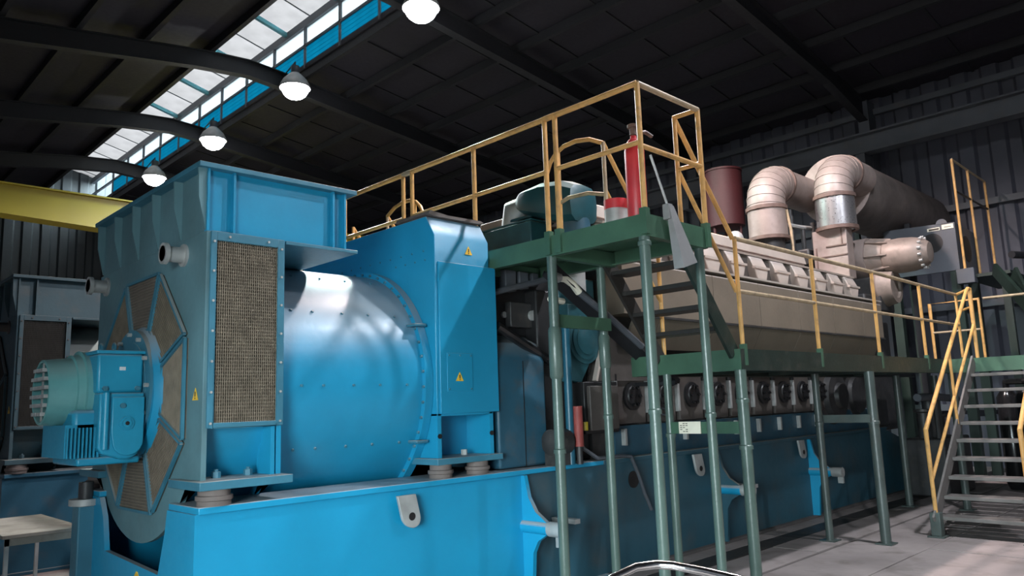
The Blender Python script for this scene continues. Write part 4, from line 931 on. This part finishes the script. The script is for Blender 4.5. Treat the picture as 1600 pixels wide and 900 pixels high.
# auxiliary steel frame with high ladder platform by the wall
t = thing('cooler_frame', (16.5, 4.75, 0), 'blue-grey plate frame with round holes near the far wall', 'frame')
fo = [(4.2, 3.88), (5.5, 3.88), (5.5, 4.86), (4.2, 4.80)]
G().prism(fo, 'x', 16.0, 16.05).build('front_plate', STEEL_G, t)
G().prism([(16.05, 3.88), (17.3, 3.90), (17.3, 4.75), (16.05, 4.80)], 'y', 4.2, 4.25).build('side_plate', STEEL_G, t)
for (p, q, r) in (((15.995, 4.62, 4.46), (16.0, 4.62, 4.46), 0.19),): CY('round_hole', BLACK, t, p, q, r, None, 24)
CY('round_hole', BLACK, t, (16.62, 4.195, 4.35), (16.62, 4.2, 4.35), 0.26, None, 24)
G().prism(arc((4.42, 4.80), 0.10, 0, 180, 10), 'x', 15.99, 16.02).build('lifting_eye', STEEL_G, t)
lb_ = BX('label_plate', CREAM, t, 15.985, 15.995, 4.22, 4.42, 4.69, 4.78); BX('label_print', INK, lb_, 15.982, 15.985, 4.26, 4.38, 4.725, 4.735)
lb_ = BX('label_plate', CREAM, t, 15.985, 15.995, 4.46, 4.68, 4.69, 4.75); BX('label_print', INK, lb_, 15.982, 15.985, 4.47, 4.65, 4.70, 4.735)
for x in (16.1, 17.2):
    for y in (4.3, 5.4): BX('frame_leg', GREEN_D, t, x - 0.08, x + 0.08, y - 0.08, y + 0.08, 0, 3.9)
BX('foot_bracket', STEEL_G, t, 15.9, 16.1, 3.95, 4.25, 3.6, 3.88, 0.01)
t = thing('high_platform', (17.2, 4.0, 0), 'dark platform beside the wall with thin yellow guard rails', 'platform')
BX('deck_plate', GREEN_D, t, 16.0, 18.4, 3.4, 4.16, 3.7, 3.76)
for x in (16.1, 18.3): BX('leg', GREEN_D, t, x - 0.06, x + 0.06, 3.45, 3.57, 0, 3.7)
G().beam((15.6, 3.55, 3.75), (14.6, 2.9, 2.9), 0.06, 0.22).build('diagonal_brace', GREEN_D, t)
G().beam((16.0, 3.35, 3.70), (14.6, 2.4, 1.2), 0.05, 0.28).build('stair_stringer', GREEN_D, t)
for y0_, x_ in ((4.12, 16.02), (4.12, 17.0), (4.12, 18.2)):
    TB('rail_post', YELLOW, t, [(x_, y0_, 3.76), (x_, y0_, 6.02 - 0.02 * (x_ - 16))], 0.024, 8)
TB('top_rail', YELLOW_W, t, [(16.02, 4.12, 6.02), (18.2, 4.12, 5.98)], 0.022, 8); TB('mid_rail', DARKIRON, t, [(16.02, 4.12, 5.4), (18.2, 4.12, 5.38)], 0.02, 8)
TB('wall_pipe', STEEL_D, t, [(16.5, 3.45, 4.1), (18.8, 2.6, 4.15)], 0.07, 12)

# red tank behind the engine
t = thing('header_tank', (14.3, 8.0, 3.6), 'dark red upright tank behind the yellow stair-head rails', 'tank')
G().lathe((14.3, 8.0, 5.15), (0, 0, 1), [(0, 0.28), (0.04, 0.38), (1.22, 0.38), (1.28, 0.33), (1.28, 0.0)], 36).build('shell', RED_D, t)
G().ring((14.3, 8.0, 6.37), (0, 0, 1), 0.36, 0.40, 0.04, 36).build('rim', RED_D, t)
for a in (0.6, 2.7, 4.8): CY('tank_leg', RED_D, t, (14.3 + 0.3 * math.cos(a), 8.0 + 0.3 * math.sin(a), 3.2), (14.3 + 0.3 * math.cos(a), 8.0 + 0.3 * math.sin(a), 5.25), 0.03, None, 8)
BX('tank_stand', DARKIRON, t, 13.95, 14.65, 7.65, 8.35, 0.0, 3.2)
t = thing('top_rail_guard', (10.5, 6.9, 3.86), 'thin yellow guard rail on the engine top before the red tank', 'railing')
TB('top_rail', YELLOW, t, [(9.6, 6.75, 4.45), (12.0, 6.75, 4.45)], 0.018, 8)
for x in (9.6, 10.8, 12.0): TB('rail_post', YELLOW, t, [(x, 6.75, 3.86), (x, 6.75, 4.45)], 0.018, 8)

# hoses and cable tray at the driving end
t = thing('cable_tray', (5.8, 4.45, 1.8), 'dark slanting cable tray running down under the stair', 'cable tray')
G().beam((4.86, 4.46, 2.80), (6.75, 4.52, 1.80), 0.15, 0.02, (0, 0.5, 1)).build('tray_bed', STEEL_D, t)
for dy in (-0.07, 0.07): G().beam((4.86, 4.46 + dy, 2.81 - dy * 0.3), (6.75, 4.52 + dy, 1.81 - dy * 0.3), 0.010, 0.05).build('tray_side', STEEL_D, t)
for i in range(5):
    dy = -0.05 + 0.024 * i
    TB('cable', BLACK, t, [(4.9, 4.46 + dy, 2.81), (5.8, 4.49 + dy, 2.34), (6.72, 4.52 + dy, 1.84)], 0.013, 6)
BX('tray_bracket', STEEL_D, t, 6.60, 6.64, 4.40, 4.98, 1.80, 1.84)
t = thing('pale_hose', (5.1, 4.5, 2.6), 'pale hose with clamp bending down below the platform', 'hose')
TB('hose_end', CREAM, t, [(4.93, 4.42, 2.74), (5.02, 4.42, 2.74), (5.12, 4.42, 2.70), (5.2, 4.42, 2.63)], 0.035, 10)
TB('hose_run', STEEL_G, t, [(5.2, 4.42, 2.63), (5.6, 4.42, 2.44), (6.1, 4.42, 2.17)], 0.032, 10)
CY('hose_clamp', WORN, t, (4.86, 4.42, 2.74), (4.94, 4.42, 2.74), 0.045, None, 12)
TB('hose_stub', CREAM, t, [(4.95, 4.55, 2.57), (5.13, 4.55, 2.56)], 0.028, 8)
t = thing('vertical_pipe', (5.5, 4.75, 1.09), 'blue upright pipe with faded red sleeve beside a platform leg', 'pipe')
CY('pipe', PIPE_DK, t, (5.45, 4.82, 1.09), (5.45, 4.82, 2.45), 0.04, None, 14)
CY('sleeve', RED_SLV, t, (5.50, 4.76, 1.25), (5.50, 4.76, 1.62), 0.045, None, 14)
CY('coupling', CRANE_Y, t, (5.62, 4.78, 1.39), (5.62, 4.78, 1.47), 0.03, None, 12)
CY('sleeve_foot', DARKIRON, t, (5.50, 4.76, 1.09), (5.50, 4.76, 1.25), 0.03, None, 10)
t = thing('drain_hose', (6.2, 4.78, 1.1), 'grey hose lying on the bed and hanging down its side', 'hose')
TB('hose', STEEL_G, t, [(5.6, 4.9, 1.40), (5.66, 4.85, 1.22), (5.85, 4.84, 1.115), (6.2, 4.84, 1.115), (6.33, 4.80, 1.10), (6.42, 4.79, 0.92), (6.5, 4.79, 0.74), (6.62, 4.80, 0.55)], 0.018, 8)
t = thing('loose_cable', (6.7, 4.7, 1.5), 'thin dark cables looping down from the tray past the round black covers', 'cable')
TB('cable', STEEL_G, t, [(6.62, 4.60, 1.86), (6.70, 4.78, 1.80), (6.80, 4.84, 1.62), (6.98, 4.85, 1.50), (7.15, 4.86, 1.48), (7.2, 4.92, 1.46)], 0.012, 8)
TB('cable', STEEL_G, t, [(6.66, 4.60, 1.85), (6.72, 4.76, 1.85), (6.78, 4.80, 1.72), (6.90, 4.84, 1.58), (7.08, 4.88, 1.55), (7.15, 4.92, 1.54)], 0.012, 8)
t = thing('starter_unit', (5.4, 4.9, 1.09), 'small dark rounded unit on the bed beside the flywheel cover', 'starter')
G().lathe((5.2, 4.86, 1.30), (1, 0, 0), [(0, 0.06), (0.02, 0.12), (0.22, 0.12), (0.25, 0.08), (0.25, 0)], 20).build('casing', DARKIRON, t)
BX('mount', DARKIRON, t, 5.22, 5.42, 4.80, 4.94, 1.09, 1.25)

# ================================================================== AISLE FURNITURE
t = thing('work_table', (1.85, 8.1, 0), 'grimy table with thin metal legs at the lower left', 'table')
BX('tabletop', TABLE, t, 1.50, 2.10, 7.46, 8.86, 0.72, 0.75, 0.004)
for x in (1.53, 2.05):
    for y in (7.5, 8.8): BX('leg', WORN, t, x, x + 0.03, y, y + 0.03, 0.0, 0.72)
BX('apron', TABLE, t, 1.53, 2.08, 7.50, 7.52, 0.66, 0.72)
t = thing('chrome_rail', (2.6, 1.8, 0), 'shiny bent metal tube rail at the bottom edge', 'rail')
P_ = [(2.30, 2.02, 0.90), (2.45, 1.99, 0.965), (2.56, 1.95, 0.995), (2.63, 1.90, 1.0), (2.66, 1.84, 0.998), (2.67, 1.70, 0.99), (2.66, 1.45, 0.975), (2.64, 1.2, 0.96)]
TB('tube', CHROME, t, P_, 0.017, 14)
TB('tube', CHROME, t, [(x - 0.02, y - 0.02, z - 0.05) for x, y, z in P_], 0.011, 12)
TB('leg', CHROME, t, [P_[0], (2.2, 2.03, 0.8), (2.15, 2.03, 0.0)], 0.015, 12); TB('leg', CHROME, t, [P_[-1], (2.62, 1.1, 0.9), (2.6, 1.06, 0.0)], 0.015, 12)
TB('brace', CHROME, t, [(2.665, 1.60, 0.985), (2.645, 1.58, 0.93)], 0.010, 8)
